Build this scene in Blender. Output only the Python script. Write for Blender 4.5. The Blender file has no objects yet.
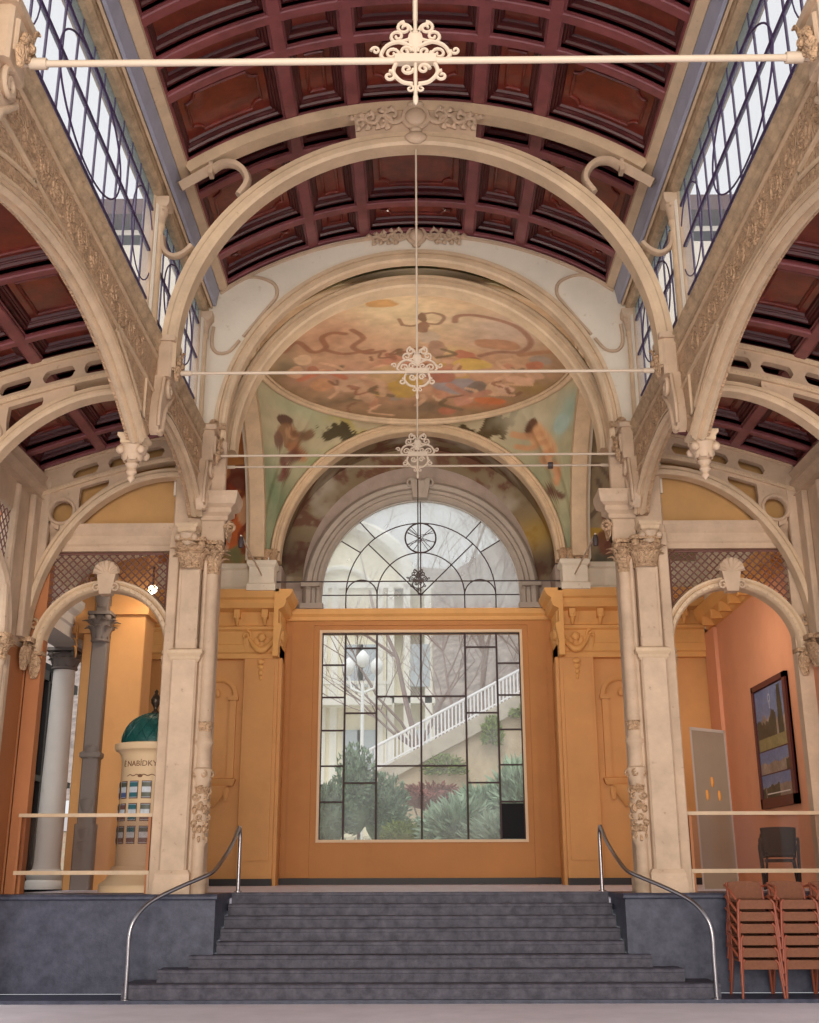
import bpy, math, random
import numpy as np
from math import sin, cos, pi, sqrt, radians, atan2, asin, acos
from mathutils import Vector, Matrix
random.seed(7)
SC = bpy.context.scene
COL = SC.collection
# ------------------------------------------------------------------ camera, world, lights, exposure
EYE = 1.64
cam_d = bpy.data.cameras.new('camera'); cam = bpy.data.objects.new('camera', cam_d); COL.objects.link(cam)
cam_d.sensor_fit = 'HORIZONTAL'; cam_d.sensor_width = 36; cam_d.lens = 1125/819*36
cam_d.clip_start = .05; cam_d.clip_end = 500
_p, _y, _r = .308, .0078, .003
_fw = Vector((-sin(_y)*cos(_p), cos(_y)*cos(_p), sin(_p)))
_rt = Vector((cos(_y), sin(_y), 0)); _up = _rt.cross(_fw)
_r2 = _rt*cos(_r) - _up*sin(_r); _u2 = _rt*sin(_r) + _up*cos(_r)
_m = Matrix((_r2, _u2, -_fw)).transposed().to_4x4(); _m.translation = Vector((0, 0, EYE))
cam.matrix_world = _m
SC.camera = cam
SC.view_settings.view_transform = 'Standard'; SC.view_settings.look = 'None'
SC.view_settings.gamma = 1; SC.view_settings.use_curve_mapping = False
SC.view_settings.exposure = -0.14
w = bpy.data.worlds.new('sky'); SC.world = w; w.use_nodes = True
wn = w.node_tree.nodes; wl = w.node_tree.links
bg = wn['Background']; bg.inputs['Strength'].default_value = 1.2
tc = wn.new('ShaderNodeTexCoord'); sx = wn.new('ShaderNodeSeparateXYZ'); cr = wn.new('ShaderNodeValToRGB')
wl.new(tc.outputs['Generated'], sx.inputs[0]); wl.new(sx.outputs['Z'], cr.inputs[0]); wl.new(cr.outputs[0], bg.inputs['Color'])
cr.color_ramp.elements[0].color = (.78, .80, .82, 1); cr.color_ramp.elements[0].position = .0
cr.color_ramp.elements[1].color = (.86, .87, .88, 1); cr.color_ramp.elements[1].position = .35
def area(name, loc, target, sx_, sy_, power, color):
    l = bpy.data.lights.new(name, 'AREA'); l.shape = 'RECTANGLE'; l.size = sx_; l.size_y = sy_; l.energy = power; l.color = color
    o = bpy.data.objects.new(name, l); COL.objects.link(o); o.location = loc
    o.rotation_euler = (Vector(target)-Vector(loc)).to_track_quat('-Z', 'Y').to_euler()
    return o
area('front_fill_light', (0, -14, 4.8), (0, 14, 7.5), 13, 8, 5200, (1, .88, .77))  # added fill lamp behind the viewer, standing in for daylight from the front
_sl = bpy.data.lights.new('hazy_sun', 'SUN'); _sl.energy = 2.6; _sl.angle = radians(30); _sl.color = (1, .97, .92)
_so = bpy.data.objects.new('hazy_sun', _sl); COL.objects.link(_so); _so.rotation_euler = (radians(30), 0, radians(-12))
def spot(name, loc, target, power, color, ang=120):
    l = bpy.data.lights.new(name, 'SPOT'); l.energy = power; l.color = color; l.spot_size = radians(ang); l.spot_blend = 1; l.shadow_soft_size = .15
    o = bpy.data.objects.new(name, l); COL.objects.link(o); o.location = loc
    o.rotation_euler = (Vector(target)-Vector(loc)).to_track_quat('-Z', 'Y').to_euler()
for s in (-1, 1):
    spot('vault_uplight', (s*2.75, 18.0, 7.45), (-s*1.2, 22.6, 11.5), 450, (1, .89, .76), 140)
    spot('porch_light', (s*4.7, 19.3, 6.5), (s*5.6, 21.5, 2.8), 75 if s < 0 else 190, (1, .82, .62), 160)

# ------------------------------------------------------------------ materials
def lin(c):
    r = []
    for v in c:
        v = v/255.
        r.append(v/12.92 if v <= .04045 else ((v+.055)/1.055)**2.4)
    return tuple(r)
def mat(name, rgb, rough=.6, metal=0., var=0., vscale=3., dirt=None, bump=0., bscale=20., coat=0., rgb2=None, spec=.4, btype='noise'):
    m = bpy.data.materials.new(name); m.use_nodes = True; n = m.node_tree.nodes; l = m.node_tree.links
    b = n['Principled BSDF']; c = lin(rgb)
    b.inputs['Roughness'].default_value = rough; b.inputs['Metallic'].default_value = metal
    b.inputs['Specular IOR Level'].default_value = spec
    b.inputs['Base Color'].default_value = (*c, 1)
    if coat: b.inputs['Coat Weight'].default_value = coat; b.inputs['Coat Roughness'].default_value = .12
    tc = n.new('ShaderNodeTexCoord')
    if var or rgb2:
        t = n.new('ShaderNodeTexNoise'); t.inputs['Scale'].default_value = vscale; t.inputs['Detail'].default_value = 6; t.inputs['Roughness'].default_value = .65
        l.new(tc.outputs['Object'], t.inputs['Vector'])
        r = n.new('ShaderNodeValToRGB'); l.new(t.outputs['Fac'], r.inputs[0])
        r.color_ramp.elements[0].position = .35; r.color_ramp.elements[1].position = .68
        c2 = lin(rgb2) if rgb2 else tuple(x*(1-var) for x in c)
        r.color_ramp.elements[0].color = (*c2, 1); r.color_ramp.elements[1].color = (*(min(1, x*(1+var*.3)) for x in c), 1)
        out = r.outputs[0]
        if dirt:
            t2 = n.new('ShaderNodeTexNoise'); t2.inputs['Scale'].default_value = vscale*7; t2.inputs['Detail'].default_value = 4
            l.new(tc.outputs['Object'], t2.inputs['Vector'])
            r2 = n.new('ShaderNodeValToRGB'); l.new(t2.outputs['Fac'], r2.inputs[0])
            r2.color_ramp.elements[0].position = .66; r2.color_ramp.elements[1].position = .82
            r2.color_ramp.elements[0].color = (0, 0, 0, 1); r2.color_ramp.elements[1].color = (.75, .75, .75, 1)
            mx = n.new('ShaderNodeMix'); mx.data_type = 'RGBA'
            l.new(r2.outputs[0], mx.inputs[0]); l.new(out, mx.inputs[6]); mx.inputs[7].default_value = (*lin(dirt), 1)
            out = mx.outputs[2]
        l.new(out, b.inputs['Base Color'])
    if bump:
        if btype == 'carved':
            t = n.new('ShaderNodeTexNoise'); t.inputs['Scale'].default_value = bscale; t.inputs['Detail'].default_value = 1.5; t.inputs['Distortion'].default_value = 2.2
        else:
            t = n.new('ShaderNodeTexNoise'); t.inputs['Scale'].default_value = bscale; t.inputs['Detail'].default_value = 5
        l.new(tc.outputs['Object'], t.inputs['Vector'])
        bp = n.new('ShaderNodeBump'); bp.inputs['Strength'].default_value = bump; bp.inputs['Distance'].default_value = .07 if btype == 'carved' else .03
        l.new(t.outputs['Fac'], bp.inputs['Height']); l.new(bp.outputs[0], b.inputs['Normal'])
    return m
def vcol_mat(name, rough=.75):
    m = bpy.data.materials.new(name); m.use_nodes = True; n = m.node_tree.nodes; l = m.node_tree.links
    a = n.new('ShaderNodeAttribute'); a.attribute_name = 'Col'; l.new(a.outputs['Color'], n['Principled BSDF'].inputs['Base Color'])
    n['Principled BSDF'].inputs['Roughness'].default_value = rough; n['Principled BSDF'].inputs['Specular IOR Level'].default_value = .2
    return m
def glass_mat(name, tint, milk=.1, gloss=.012):
    m = bpy.data.materials.new(name); m.use_nodes = True; n = m.node_tree.nodes; l = m.node_tree.links
    n.remove(n['Principled BSDF']); o = n['Material Output']
    t = n.new('ShaderNodeBsdfTransparent'); t.inputs[0].default_value = (*tint, 1)
    d = n.new('ShaderNodeBsdfTranslucent'); d.inputs[0].default_value = (.9, .92, .93, 1)
    g = n.new('ShaderNodeBsdfGlossy'); g.inputs['Roughness'].default_value = .03
    m1 = n.new('ShaderNodeMixShader'); m1.inputs[0].default_value = milk; l.new(t.outputs[0], m1.inputs[1]); l.new(d.outputs[0], m1.inputs[2])
    m2 = n.new('ShaderNodeMixShader'); m2.inputs[0].default_value = gloss; l.new(m1.outputs[0], m2.inputs[1]); l.new(g.outputs[0], m2.inputs[2])
    l.new(m2.outputs[0], o.inputs['Surface'])
    return m
def milk_glass(name, milk):
    # milky panes in soft clouds; the view's haze is put into them too
    m = glass_mat(name, (.97, .98, .98), milk, 0)
    n = m.node_tree.nodes; l = m.node_tree.links
    mix = [x for x in n if x.type == 'MIX_SHADER'][0]
    tc = n.new('ShaderNodeTexCoord'); t = n.new('ShaderNodeTexNoise'); t.inputs['Scale'].default_value = 1.3; t.inputs['Detail'].default_value = 6
    mp = n.new('ShaderNodeMapRange'); mp.inputs[1].default_value = .3; mp.inputs[2].default_value = .7; mp.inputs[3].default_value = milk*.7; mp.inputs[4].default_value = milk*1.25
    l.new(tc.outputs['Object'], t.inputs['Vector']); l.new(t.outputs['Fac'], mp.inputs[0]); l.new(mp.outputs[0], mix.inputs[0])
    return m
M = dict(
 cream=mat('cream_paint', (206, 179, 151), .55, var=.22, vscale=1.8, dirt=(140, 108, 82), bump=.15, bscale=14),
 creamfine=mat('cream_arch_paint', (214, 187, 154), .5, var=.18, vscale=2.6, dirt=(158, 126, 98), bump=.06, bscale=30),
 carved=mat('carved_cream', (204, 168, 132), .6, var=.22, vscale=5, dirt=(134, 98, 72), bump=1.0, bscale=13, btype='carved'),
 grime=mat('weathered_moulding', (196, 168, 134), .65, var=.35, vscale=5, dirt=(86, 64, 50), bump=.6, bscale=26),
 plaster=mat('white_plaster', (232, 222, 204), .7, var=.08, vscale=1.2, dirt=(196, 174, 146), bump=.08, bscale=20),
 ochre=mat('shaded_orange_paint', (196, 134, 74), .6, var=.1, vscale=1.0),  # orange wall paint made darker: the recess shade is put into it
 orange=mat('orange_paint', (222, 164, 102), .6, var=.1, vscale=1.0),
 orange2=mat('ochre_paint', (232, 176, 106), .6, var=.1, vscale=1.4),
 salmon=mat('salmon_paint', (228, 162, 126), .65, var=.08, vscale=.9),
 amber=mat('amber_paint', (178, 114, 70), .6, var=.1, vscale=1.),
 lunette=mat('ochre_lunette', (196, 152, 96), .7, var=.12, vscale=1.5),
 greybrown=mat('grey_stucco', (168, 150, 138), .65, var=.2, vscale=2, bump=.2),
 wood=mat('mahogany_rib', (136, 74, 76), .3, var=.3, vscale=3, coat=.2, bump=.06, bscale=40),
 woodd=mat('mahogany_shadow', (84, 34, 34), .42, var=.35, vscale=4, coat=.1, bump=.06, bscale=40),  # shade of the coffer recesses is put into this darker mahogany
 woodp=mat('mahogany_panel', (122, 48, 34), .3, var=.45, vscale=3, coat=.55, bump=.12, bscale=14),
 fascia=mat('blue_grey_gutter', (166, 168, 184), .5, var=.15),
 granite=mat('blue_granite', (74, 77, 94), .45, var=.3, vscale=7, bump=.1, bscale=60, rgb2=(52, 55, 72)),
 step=mat('grey_granite_step', (92, 90, 101), .6, rgb2=(58, 57, 68), vscale=7, var=.2, bump=.15, bscale=60),
 floor=mat('pale_stone_floor', (228, 222, 232), .55, var=.12, vscale=1.5),
 landing=mat('polished_grey_landing', (222, 222, 240), .5, var=.1, vscale=2),
 black=mat('black_skirting', (44, 42, 46), .5),
 steel=mat('brushed_steel', (156, 154, 158), .3, metal=1.),
 iron=mat('cream_iron', (204, 186, 164), .45),
 lead=mat('leading', (70, 52, 92), .6),
 dlead=mat('dark_leading', (64, 48, 52), .6),
 framew=mat('pale_window_frame', (228, 200, 164), .5),
 darkiron=mat('dark_iron', (70, 60, 60), .5),
 stonearch=mat('grey_stone_archivolt', (172, 160, 148), .6, var=.15, vscale=2),
 fresco=vcol_mat('fresco_paint'), picture=vcol_mat('printed_photograph', .35),
 glass=milk_glass('big_window_glass', .15), lglass=milk_glass('lunette_glass', .34), rglass=glass_mat('clear_glass', (.90, .86, .84), .04, .015),
 cglass=glass_mat('clerestory_glass', (.99, .99, 1.0), .12, .01), pglass=glass_mat('pale_blue_glass', (.72, .82, .86), .15, .01),
 lattice=mat('dark_lattice', (122, 86, 76), .6), latticebg=mat('lattice_backing', (176, 150, 140), .8),
 teal=mat('teal_tiles', (30, 92, 88), .35, var=.3, vscale=8, bump=.3, bscale=25), brass=mat('dark_bronze', (72, 62, 52), .35, metal=.6),
 kiosk=mat('kiosk_ivory', (232, 204, 164), .5), ink=mat('brown_lettering', (120, 84, 60), .6),
 board=mat('board_panel', (176, 160, 140), .45, var=.05), boardf=mat('board_frame', (206, 196, 186), .4), flame=mat('orange_mark', (236, 160, 70), .5),
 pframe=mat('maroon_frame', (84, 34, 36), .4), rattan=mat('dark_rattan', (50, 38, 36), .6, bump=.5, bscale=80),
 weave=mat('brown_weave', (134, 86, 62), .7, var=.15, vscale=30, bump=.5, bscale=90), redtube=mat('orange_red_tube', (146, 76, 54), .4),
 black2=mat('black_glazing', (22, 22, 28), .5, spec=.1), white=mat('white_paint', (226, 220, 214), .6, var=.05),
 house=mat('pale_yellow_render', (240, 232, 208), .8, var=.05), housew=mat('white_stone_trim', (240, 238, 230), .8), pane=mat('pale_pane', (186, 196, 204), .2),
 roof=mat('grey_slate', (170, 175, 180), .7), retain=mat('sandstone_wall', (205, 186, 160), .85, var=.25, vscale=1.5, bump=.3, bscale=6),
 coping=mat('weathered_coping', (196, 186, 172), .8, var=.2), railw=mat('white_railing', (235, 234, 238), .5),
 bush=mat('juniper_green', (168, 192, 166), .9, var=.35, vscale=2), bush2=mat('dark_shrub_green', (126, 152, 122), .9, var=.5, vscale=3), bushr=mat('russet_shrub', (150, 96, 88), .9, var=.3),
 bark=mat('bare_branch', (140, 120, 116), .9), grass=mat('pale_lawn', (168, 180, 158), .95, var=.3, vscale=.8, rgb2=(180, 150, 130)),
 hill=mat('misty_hillside', (156, 144, 138), .95, var=.5, vscale=1.6), ivy=mat('ivy_green', (124, 140, 74), .9), lampw=mat('lamp_white', (236, 238, 238), .4),
 leafpot=mat('stone_grey', (122, 112, 106), .6),
)
_e = bpy.data.materials.new('bulb_glow'); _e.use_nodes = True
_e.node_tree.nodes['Principled BSDF'].inputs['Emission Color'].default_value = (1, .72, .45, 1); _e.node_tree.nodes['Principled BSDF'].inputs['Emission Strength'].default_value = 12
M['glow'] = _e

# ------------------------------------------------------------------ mesh kit
WL = {}
class MB:
    def __init__(s, mir=1): s.v = []; s.f = []; s.mir = mir
    def add(s, vs, fs):
        o = len(s.v); s.v += [(x*s.mir, y, z) for x, y, z in vs]
        if s.mir > 0: s.f += [tuple(i+o for i in f) for f in fs]
        else: s.f += [tuple(i+o for i in reversed(f)) for f in fs]
    def box(s, x0, x1, y0, y1, z0, z1, bev=0):
        if x0 > x1: x0, x1 = x1, x0
        if bev:
            b = min(bev, (x1-x0)/2.1, (y1-y0)/2.1)
            poly = [(x0+b, y0), (x1-b, y0), (x1, y0+b), (x1, y1-b), (x1-b, y1), (x0+b, y1), (x0, y1-b), (x0, y0+b)]
            return s.prism(poly, 'z', z0, z1)
        v = [(x0, y0, z0), (x1, y0, z0), (x1, y1, z0), (x0, y1, z0), (x0, y0, z1), (x1, y0, z1), (x1, y1, z1), (x0, y1, z1)]
        s.add(v, [(0, 3, 2, 1), (4, 5, 6, 7), (0, 1, 5, 4), (1, 2, 6, 5), (2, 3, 7, 6), (3, 0, 4, 7)])
    def prism(s, poly, ax, a, b):
        n = len(poly)
        def P(u, v, t): return {'x': (t, u, v), 'y': (u, t, v), 'z': (u, v, t)}[ax]
        vs = [P(u, v, a) for u, v in poly]+[P(u, v, b) for u, v in poly]
        s.add(vs, [tuple(range(n))[::-1], tuple(range(n, 2*n))]+[(i, (i+1) % n, n+(i+1) % n, n+i) for i in range(n)])
    def grid(s, rows, closed_u=False, closed_v=False):
        nr = len(rows); nc = len(rows[0]); vs = [p for r in rows for p in r]; fs = []
        for i in range(nr if closed_v else nr-1):
            for j in range(nc if closed_u else nc-1):
                i2 = (i+1) % nr; j2 = (j+1) % nc
                fs.append((i*nc+j, i*nc+j2, i2*nc+j2, i2*nc+j))
        s.add(vs, fs)
    def tube(s, path, r, n=8, flat=1., side=None, cap=True, closed=False):
        P = [Vector(p) for p in path]; N = len(P)
        if not hasattr(r, '__len__'): r = [r]*N
        T = []
        for i in range(N):
            a = P[(i-1) % N] if (closed or i > 0) else P[i]; b = P[(i+1) % N] if (closed or i < N-1) else P[i]
            t = (b-a); T.append(t.normalized() if t.length > 1e-9 else Vector((0, 0, 1)))
        if side is not None: u = Vector(side)
        else: u = Vector((0, 0, 1)) if abs(T[0].z) < .9 else Vector((1, 0, 0))
        rows = []
        for i in range(N):
            u = (u-T[i]*u.dot(T[i]))
            if u.length < 1e-6: u = T[i].orthogonal()
            u.normalize(); w_ = T[i].cross(u)
            rows.append([tuple(P[i]+(u*cos(2*pi*k/n)+w_*sin(2*pi*k/n)*flat)*r[i]) for k in range(n)])
        s.grid(rows, closed_u=True, closed_v=closed)
        if cap and not closed:
            o = [tuple(range(n))[::-1]]; s.add(rows[0], o); s.add(rows[-1], [tuple(range(n))])
    def lathe(s, prof, cx, cy, n=24, a0=0., a1=2*pi):
        full = abs(a1-a0-2*pi) < 1e-6
        rows = [[(cx+r*cos(a0+(a1-a0)*k/n), cy+r*sin(a0+(a1-a0)*k/n), z) for k in range(n if full else n+1)] for r, z in prof]
        s.grid(rows, closed_u=full)
    def ball(s, c, rx, ry=None, rz=None, n=10, m=6):
        ry = ry or rx; rz = rz or rx
        rows = [[(c[0]+rx*sin(pi*i/m)*cos(2*pi*k/n), c[1]+ry*sin(pi*i/m)*sin(2*pi*k/n), c[2]-rz*cos(pi*i/m)) for k in range(n)] for i in range(m+1)]
        s.grid(rows, closed_u=True)
    def arc(s, plane, c, prof, a0=0., a1=180., n=40, sq=1.):
        rows = []
        for i in range(n+1):
            a = radians(a0+(a1-a0)*i/n); row = []
            for r, d in prof:
                h, v = r*cos(a), r*sin(a)*sq
                row.append((c[0]+h, c[1]+d, c[2]+v) if plane == 'xz' else (c[0]+d, c[1]+h, c[2]+v))
            rows.append(row)
        s.grid(rows, closed_u=True)
        k = len(prof); s.add(rows[0], [tuple(range(k))]); s.add(rows[-1], [tuple(range(k))[::-1]])
    def cols(s, plane, samples, d0, d1):
        # upright wall slab given (h, low, high) samples, between depths d0 and d1
        def P(h, v, d): return (h, d, v) if plane == 'xz' else (d, h, v)
        for (h0, l0, t0), (h1, l1, t1) in zip(samples, samples[1:]):
            v = [P(h0, l0, d0), P(h1, l1, d0), P(h1, t1, d0), P(h0, t0, d0), P(h0, l0, d1), P(h1, l1, d1), P(h1, t1, d1), P(h0, t0, d1)]
            fs = [(0, 1, 5, 4), (3, 7, 6, 2)]
            if abs(h1-h0) > 1e-6: fs += [(0, 3, 2, 1), (4, 5, 6, 7)]
            s.add(v, fs)
        for k in (0, -1):
            h, l, t = samples[k]; s.add([P(h, l, d0), P(h, t, d0), P(h, t, d1), P(h, l, d1)], [(0, 1, 2, 3)])
    def spiral(s, c, r0, turns, a0, r, plane='xz', dirn=1, n=26, taper=.6, flat=1.):
        pts = []; rr = []
        for i in range(n+1):
            t = i/n; a = a0+dirn*2*pi*turns*t; q = r0*(1-.82*t)
            h, v = q*cos(a), q*sin(a)
            pts.append((c[0]+h, c[1], c[2]+v) if plane == 'xz' else (c[0], c[1]+h, c[2]+v)); rr.append(r*(1-taper*t*.5))
        s.tube(pts, rr, 6, flat)
    def leaf(s, base, out, h, w_, curl=.5, thick=.3):
        # one acanthus leaf: rises, then rolls outwards and down
        b = Vector(base); o = Vector(out).normalized(); up = Vector((0, 0, 1)); side = o.cross(up)
        P = []; R = []
        for i in range(8):
            t = i/7; P.append(b+up*h*(sin(t*pi*.62)/1.0)+o*(curl*h*(t**2.2))); R.append(w_*(.62+.75*sin(pi*min(1, t*1.05))**.8)*(1-.55*t**4)*.5)
        s.tube(P, R, 8, thick, side=side)
    def build(s, name, m, parent=None, smooth=None, col=None):
        me = bpy.data.meshes.new(name)
        L = WL.get(parent.name, Vector((0, 0, 0))) if parent is not None else Vector((0, 0, 0))
        me.from_pydata([(x-L.x, y-L.y, z-L.z) for x, y, z in s.v], [], s.f); me.validate()
        me.materials.append(m if not isinstance(m, str) else M[m])
        if col is not None:
            ca = me.color_attributes.new('Col', 'FLOAT_COLOR', 'POINT')
            a = np.ones((len(s.v), 4), dtype=np.float32); a[:, :3] = col; ca.data.foreach_set('color', a.ravel())
        me.update()
        if smooth is not None:
            me.polygons.foreach_set('use_smooth', [True]*len(me.polygons))
            me.set_sharp_from_angle(angle=radians(smooth))
        o = bpy.data.objects.new(name, me); COL.objects.link(o)
        if parent is not None: o.parent = parent; WL[o.name] = L.copy()
        else: WL[o.name] = Vector((0, 0, 0))
        return o
def thing(name, label, cat, loc=(0, 0, 0), group=None):
    o = bpy.data.objects.new(name, None); COL.objects.link(o); o.location = loc; o.empty_display_size = .1
    o['label'] = label; o['category'] = cat
    if group: o['group'] = group
    WL[o.name] = Vector(loc)
    return o
def tag(o, label, cat, group=None, kind=None):
    o['label'] = label; o['category'] = cat
    if group: o['group'] = group
    if kind: o['kind'] = kind
    return o
def struct(o, label=None, cat=None):
    o['kind'] = 'structure'
    if label: o['label'] = label
    if cat: o['category'] = cat
    return o
def sthing(name, label, cat, loc=(0, 0, 0)):
    o = thing(name, label, cat, loc); o['kind'] = 'structure'; return o
def copy_tree(o, parent=None):
    c = o.copy(); COL.objects.link(c)
    if parent is not None: c.parent = parent
    for ch in list(o.children): copy_tree(ch, c)
    return c
SIDE = {-1: 'left', 1: 'right'}
def catmull(pts, n=6):
    P = [Vector(p) for p in pts]; out = []
    for i in range(len(P)-1):
        a = P[max(i-1, 0)]; b = P[i]; c = P[i+1]; d = P[min(i+2, len(P)-1)]
        for k in range(n):
            t = k/n; out.append(.5*((2*b)+(c-a)*t+(2*a-5*b+4*c-d)*t*t+(3*b-a-3*c+d)*t**3))
    out.append(P[-1]); return [tuple(p) for p in out]
def capital(mb, cx, cy, z0, z1, r, k=8, a_off=0.):
    h = z1-z0
    mb.lathe([(r*.92, z0), (r*1.1, z0+.02), (r*1.1, z0+.05), (r*.85, z0+.07), (r*.8, z0+h*.5), (r*1.0, z1-.08), (r*1.0, z1-.07)], cx, cy, 16)
    for ring, (zz, hh, cu) in enumerate(((z0+.05, h*.42, .55), (z0+h*.3, h*.42, .7))):
        for i in range(k):
            a = a_off+2*pi*(i+.5*ring)/k
            mb.leaf((cx+cos(a)*r*.95, cy+sin(a)*r*.95, zz), (cos(a), sin(a), 0), hh, r*.8, cu*1.25)
    for i in range(4):
        a = pi/4+i*pi/2; c = (cx+cos(a)*r*1.35, cy+sin(a)*r*1.35, z1-.11)
        mb.ball(c, .07, .07, .07, 8, 6)
    mb.box(cx-r*1.4, cx+r*1.4, cy-r*1.4, cy+r*1.4, z1-.06, z1, .02)
def flathe(mb, x0, x1, y0, y1, prof):
    # rectangular moulded ring: profile (outset, z)
    rows = []
    for d, z in prof: rows.append([(x0-d, y0-d, z), (x1+d, y0-d, z), (x1+d, y1+d, z), (x0-d, y1+d, z)])
    mb.grid(rows, closed_u=True); mb.add(rows[0], [(3, 2, 1, 0)]); mb.add(rows[-1], [(0, 1, 2, 3)])
# value noise for painted surfaces
_rng = np.random.RandomState(3); _G = _rng.rand(64, 64)
def vn(x, y):
    xi = np.floor(x).astype(int); yi = np.floor(y).astype(int); fx = x-xi; fy = y-yi
    fx = fx*fx*(3-2*fx); fy = fy*fy*(3-2*fy)
    g = lambda a, b: _G[a % 64, b % 64]
    return (g(xi, yi)*(1-fx)+g(xi+1, yi)*fx)*(1-fy)+(g(xi, yi+1)*(1-fx)+g(xi+1, yi+1)*fx)*fy
def fbm(x, y, o=4):
    r = 0; a = .5
    for k in range(o): r = r+a*vn(x+17*k, y+31*k); x = x*2.03; y = y*2.03; a *= .5
    return r/.94
def L3(c): return np.array(lin(c))
def paint(u, v, base, blobs, lines, warp=.12, wf=1.6):
    # artist's palette laid over surface coordinates u, v
    uw = u+(fbm(u*wf, v*wf)-.5)*warp*2; vw = v+(fbm(u*wf+9, v*wf+5)-.5)*warp*2
    c = base.copy()
    for (x, y, rx, ry, rgb, k) in blobs:
        wu, wv = (uw, vw) if k == 0 else (u+(fbm(u*2.2+3, v*2.2)-.5)*.5, v+(fbm(u*2.2+7, v*2.2+2)-.5)*.5)
        d = np.sqrt(((wu-x)/rx)**2+((wv-y)/ry)**2)
        if k == 2: d = d+(fbm(u*9, v*9)-.5)*1.6
        a = np.clip((1.12-d)/(.9 if k == 1 else .14), 0, 1)[:, None]*(.8 if k == 1 else .92)
        c = c*(1-a)+L3(rgb)*a
    for pts, w_, rgb in lines:
        pts = catmull([(p[0], p[1], 0) for p in pts], 5)
        d = np.full(u.shape, 9.)
        for p, q in zip(pts, pts[1:]):
            dx, dy = q[0]-p[0], q[1]-p[1]; L_ = dx*dx+dy*dy+1e-9
            t = np.clip(((u-p[0])*dx+(v-p[1])*dy)/L_, 0, 1); d = np.minimum(d, np.hypot(u-p[0]-t*dx, v-p[1]-t*dy))
        a = np.clip((w_-d)/(w_*.4), 0, 1)[:, None]*.85
        c = c*(1-a)+L3(rgb)*a
    return c*(.86+.3*fbm(u*7, v*7)[:, None])
FRESCO_BLOBS=[
(0.16, 19.79, 1.64, 1.38, (226, 205, 165), 1),(-0.6, 19.1, 1.14, 1.02, (232, 212, 170), 1),(1.65, 20.21, 1.14, 1.2, (190, 172, 158), 1),(-1.74, 20.38, 1.1, 1.19, (188, 140, 112), 1),(0.49, 21.85, 1.26, 0.62, (203, 148, 115), 1),(0.69, 21.38, 0.62, 0.36, (208, 184, 130), 1),(-1.88, 22.2, 1.07, 0.7, (190, 140, 120), 1),(2.0, 22.22, 0.79, 0.52, (205, 160, 130), 1),(-0.47, 21.83, 0.64, 0.45, (190, 120, 100), 1),(-2.66, 21.52, 0.4, 0.54, (112, 108, 84), 1),(-1.51, 23.36, 1.01, 0.29, (92, 86, 66), 1),(-2.66, 20.58, 0.27, 0.46, (95, 90, 72), 1),(0.18, 23.83, 0.54, 0.34, (70, 70, 60), 1),(1.42, 23.62, 0.78, 0.25, (190, 112, 70), 1),(2.58, 22.65, 0.58, 0.52, (150, 125, 72), 1),(2.96, 21.26, 0.35, 0.54, (150, 118, 95), 1),(0.84, 22.88, 0.48, 0.34, (152, 150, 158), 0),(-0.27, 22.81, 0.4, 0.56, (194, 158, 68), 0),(-0.7, 22.39, 0.31, 0.35, (200, 165, 120), 0),(1.32, 22.91, 0.2, 0.26, (112, 106, 102), 0),(-1.48, 22.72, 0.35, 0.34, (208, 170, 140), 0),(-2.12, 22.58, 0.25, 0.26, (205, 150, 110), 0),(-1.17, 23.2, 0.2, 0.38, (200, 160, 130), 0),(2.23, 22.39, 0.29, 0.17, (222, 178, 150), 0),(1.93, 22.81, 0.2, 0.18, (226, 186, 160), 0),(2.52, 22.09, 0.19, 0.18, (210, 170, 140), 0),(1.13, 21.93, 0.38, 0.27, (214, 180, 90), 0),(1.64, 23.37, 0.31, 0.16, (205, 110, 60), 0),(1.7, 20.92, 0.4, 0.23, (180, 130, 100), 0),(0.5, 22.42, 0.26, 0.31, (180, 110, 95), 0),(1.08, 23.45, 0.2, 0.21, (200, 140, 120), 0),(-0.62, 19.0, 0.3, 0.26, (202, 150, 84), 0),(0.29, 20.75, 0.2, 0.28, (195, 176, 155), 0),(0.18, 20.23, 0.12, 0.33, (135, 98, 78), 0),(0.16, 19.74, 0.08, 0.17, (110, 78, 62), 0),(0.42, 21.3, 0.16, 0.37, (170, 135, 115), 0),]
FRESCO_LINES=[
([(-0.29, 20.12), (-0.1, 20.18), (0.16, 20.04)], 0.05, (140, 100, 80)),([(-0.29, 20.12), (-0.35, 19.83)], 0.05, (140, 100, 80)),([(0.16, 20.04), (0.42, 20.08), (0.53, 19.73), (0.33, 19.54), (0.14, 19.59)], 0.05, (130, 95, 80)),([(-2.7, 20.9), (-2.41, 20.52), (-2.16, 21.08), (-1.87, 20.97), (-1.91, 20.48), (-1.69, 20.3), (-1.44, 20.4)], 0.08, (140, 85, 62)),([(-1.29, 20.24), (-1.09, 20.66), (-1.32, 21.04), (-1.06, 21.36), (-0.69, 21.32)], 0.08, (135, 82, 62)),([(-1.89, 21.06), (-1.5, 21.33), (-0.93, 21.24)], 0.07, (150, 95, 72)),([(0.75, 19.96), (0.8, 19.66), (1.22, 19.61), (1.93, 19.96), (2.3, 20.63), (2.13, 21.15), (1.68, 21.25), (1.32, 21.49)], 0.08, (140, 95, 80)),([(-1.14, 22.47), (-0.82, 22.69), (-0.77, 23.25)], 0.1, (215, 175, 140)),([(2.14, 21.28), (2.92, 20.9), (3.26, 21.24)], 0.1, (160, 110, 80)),([(0.72, 22.84), (1.18, 23.23), (1.57, 23.04)], 0.12, (190, 130, 110)),([(-2.53, 22.25), (-1.97, 22.04), (-1.57, 22.4)], 0.1, (200, 110, 80)),]
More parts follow.
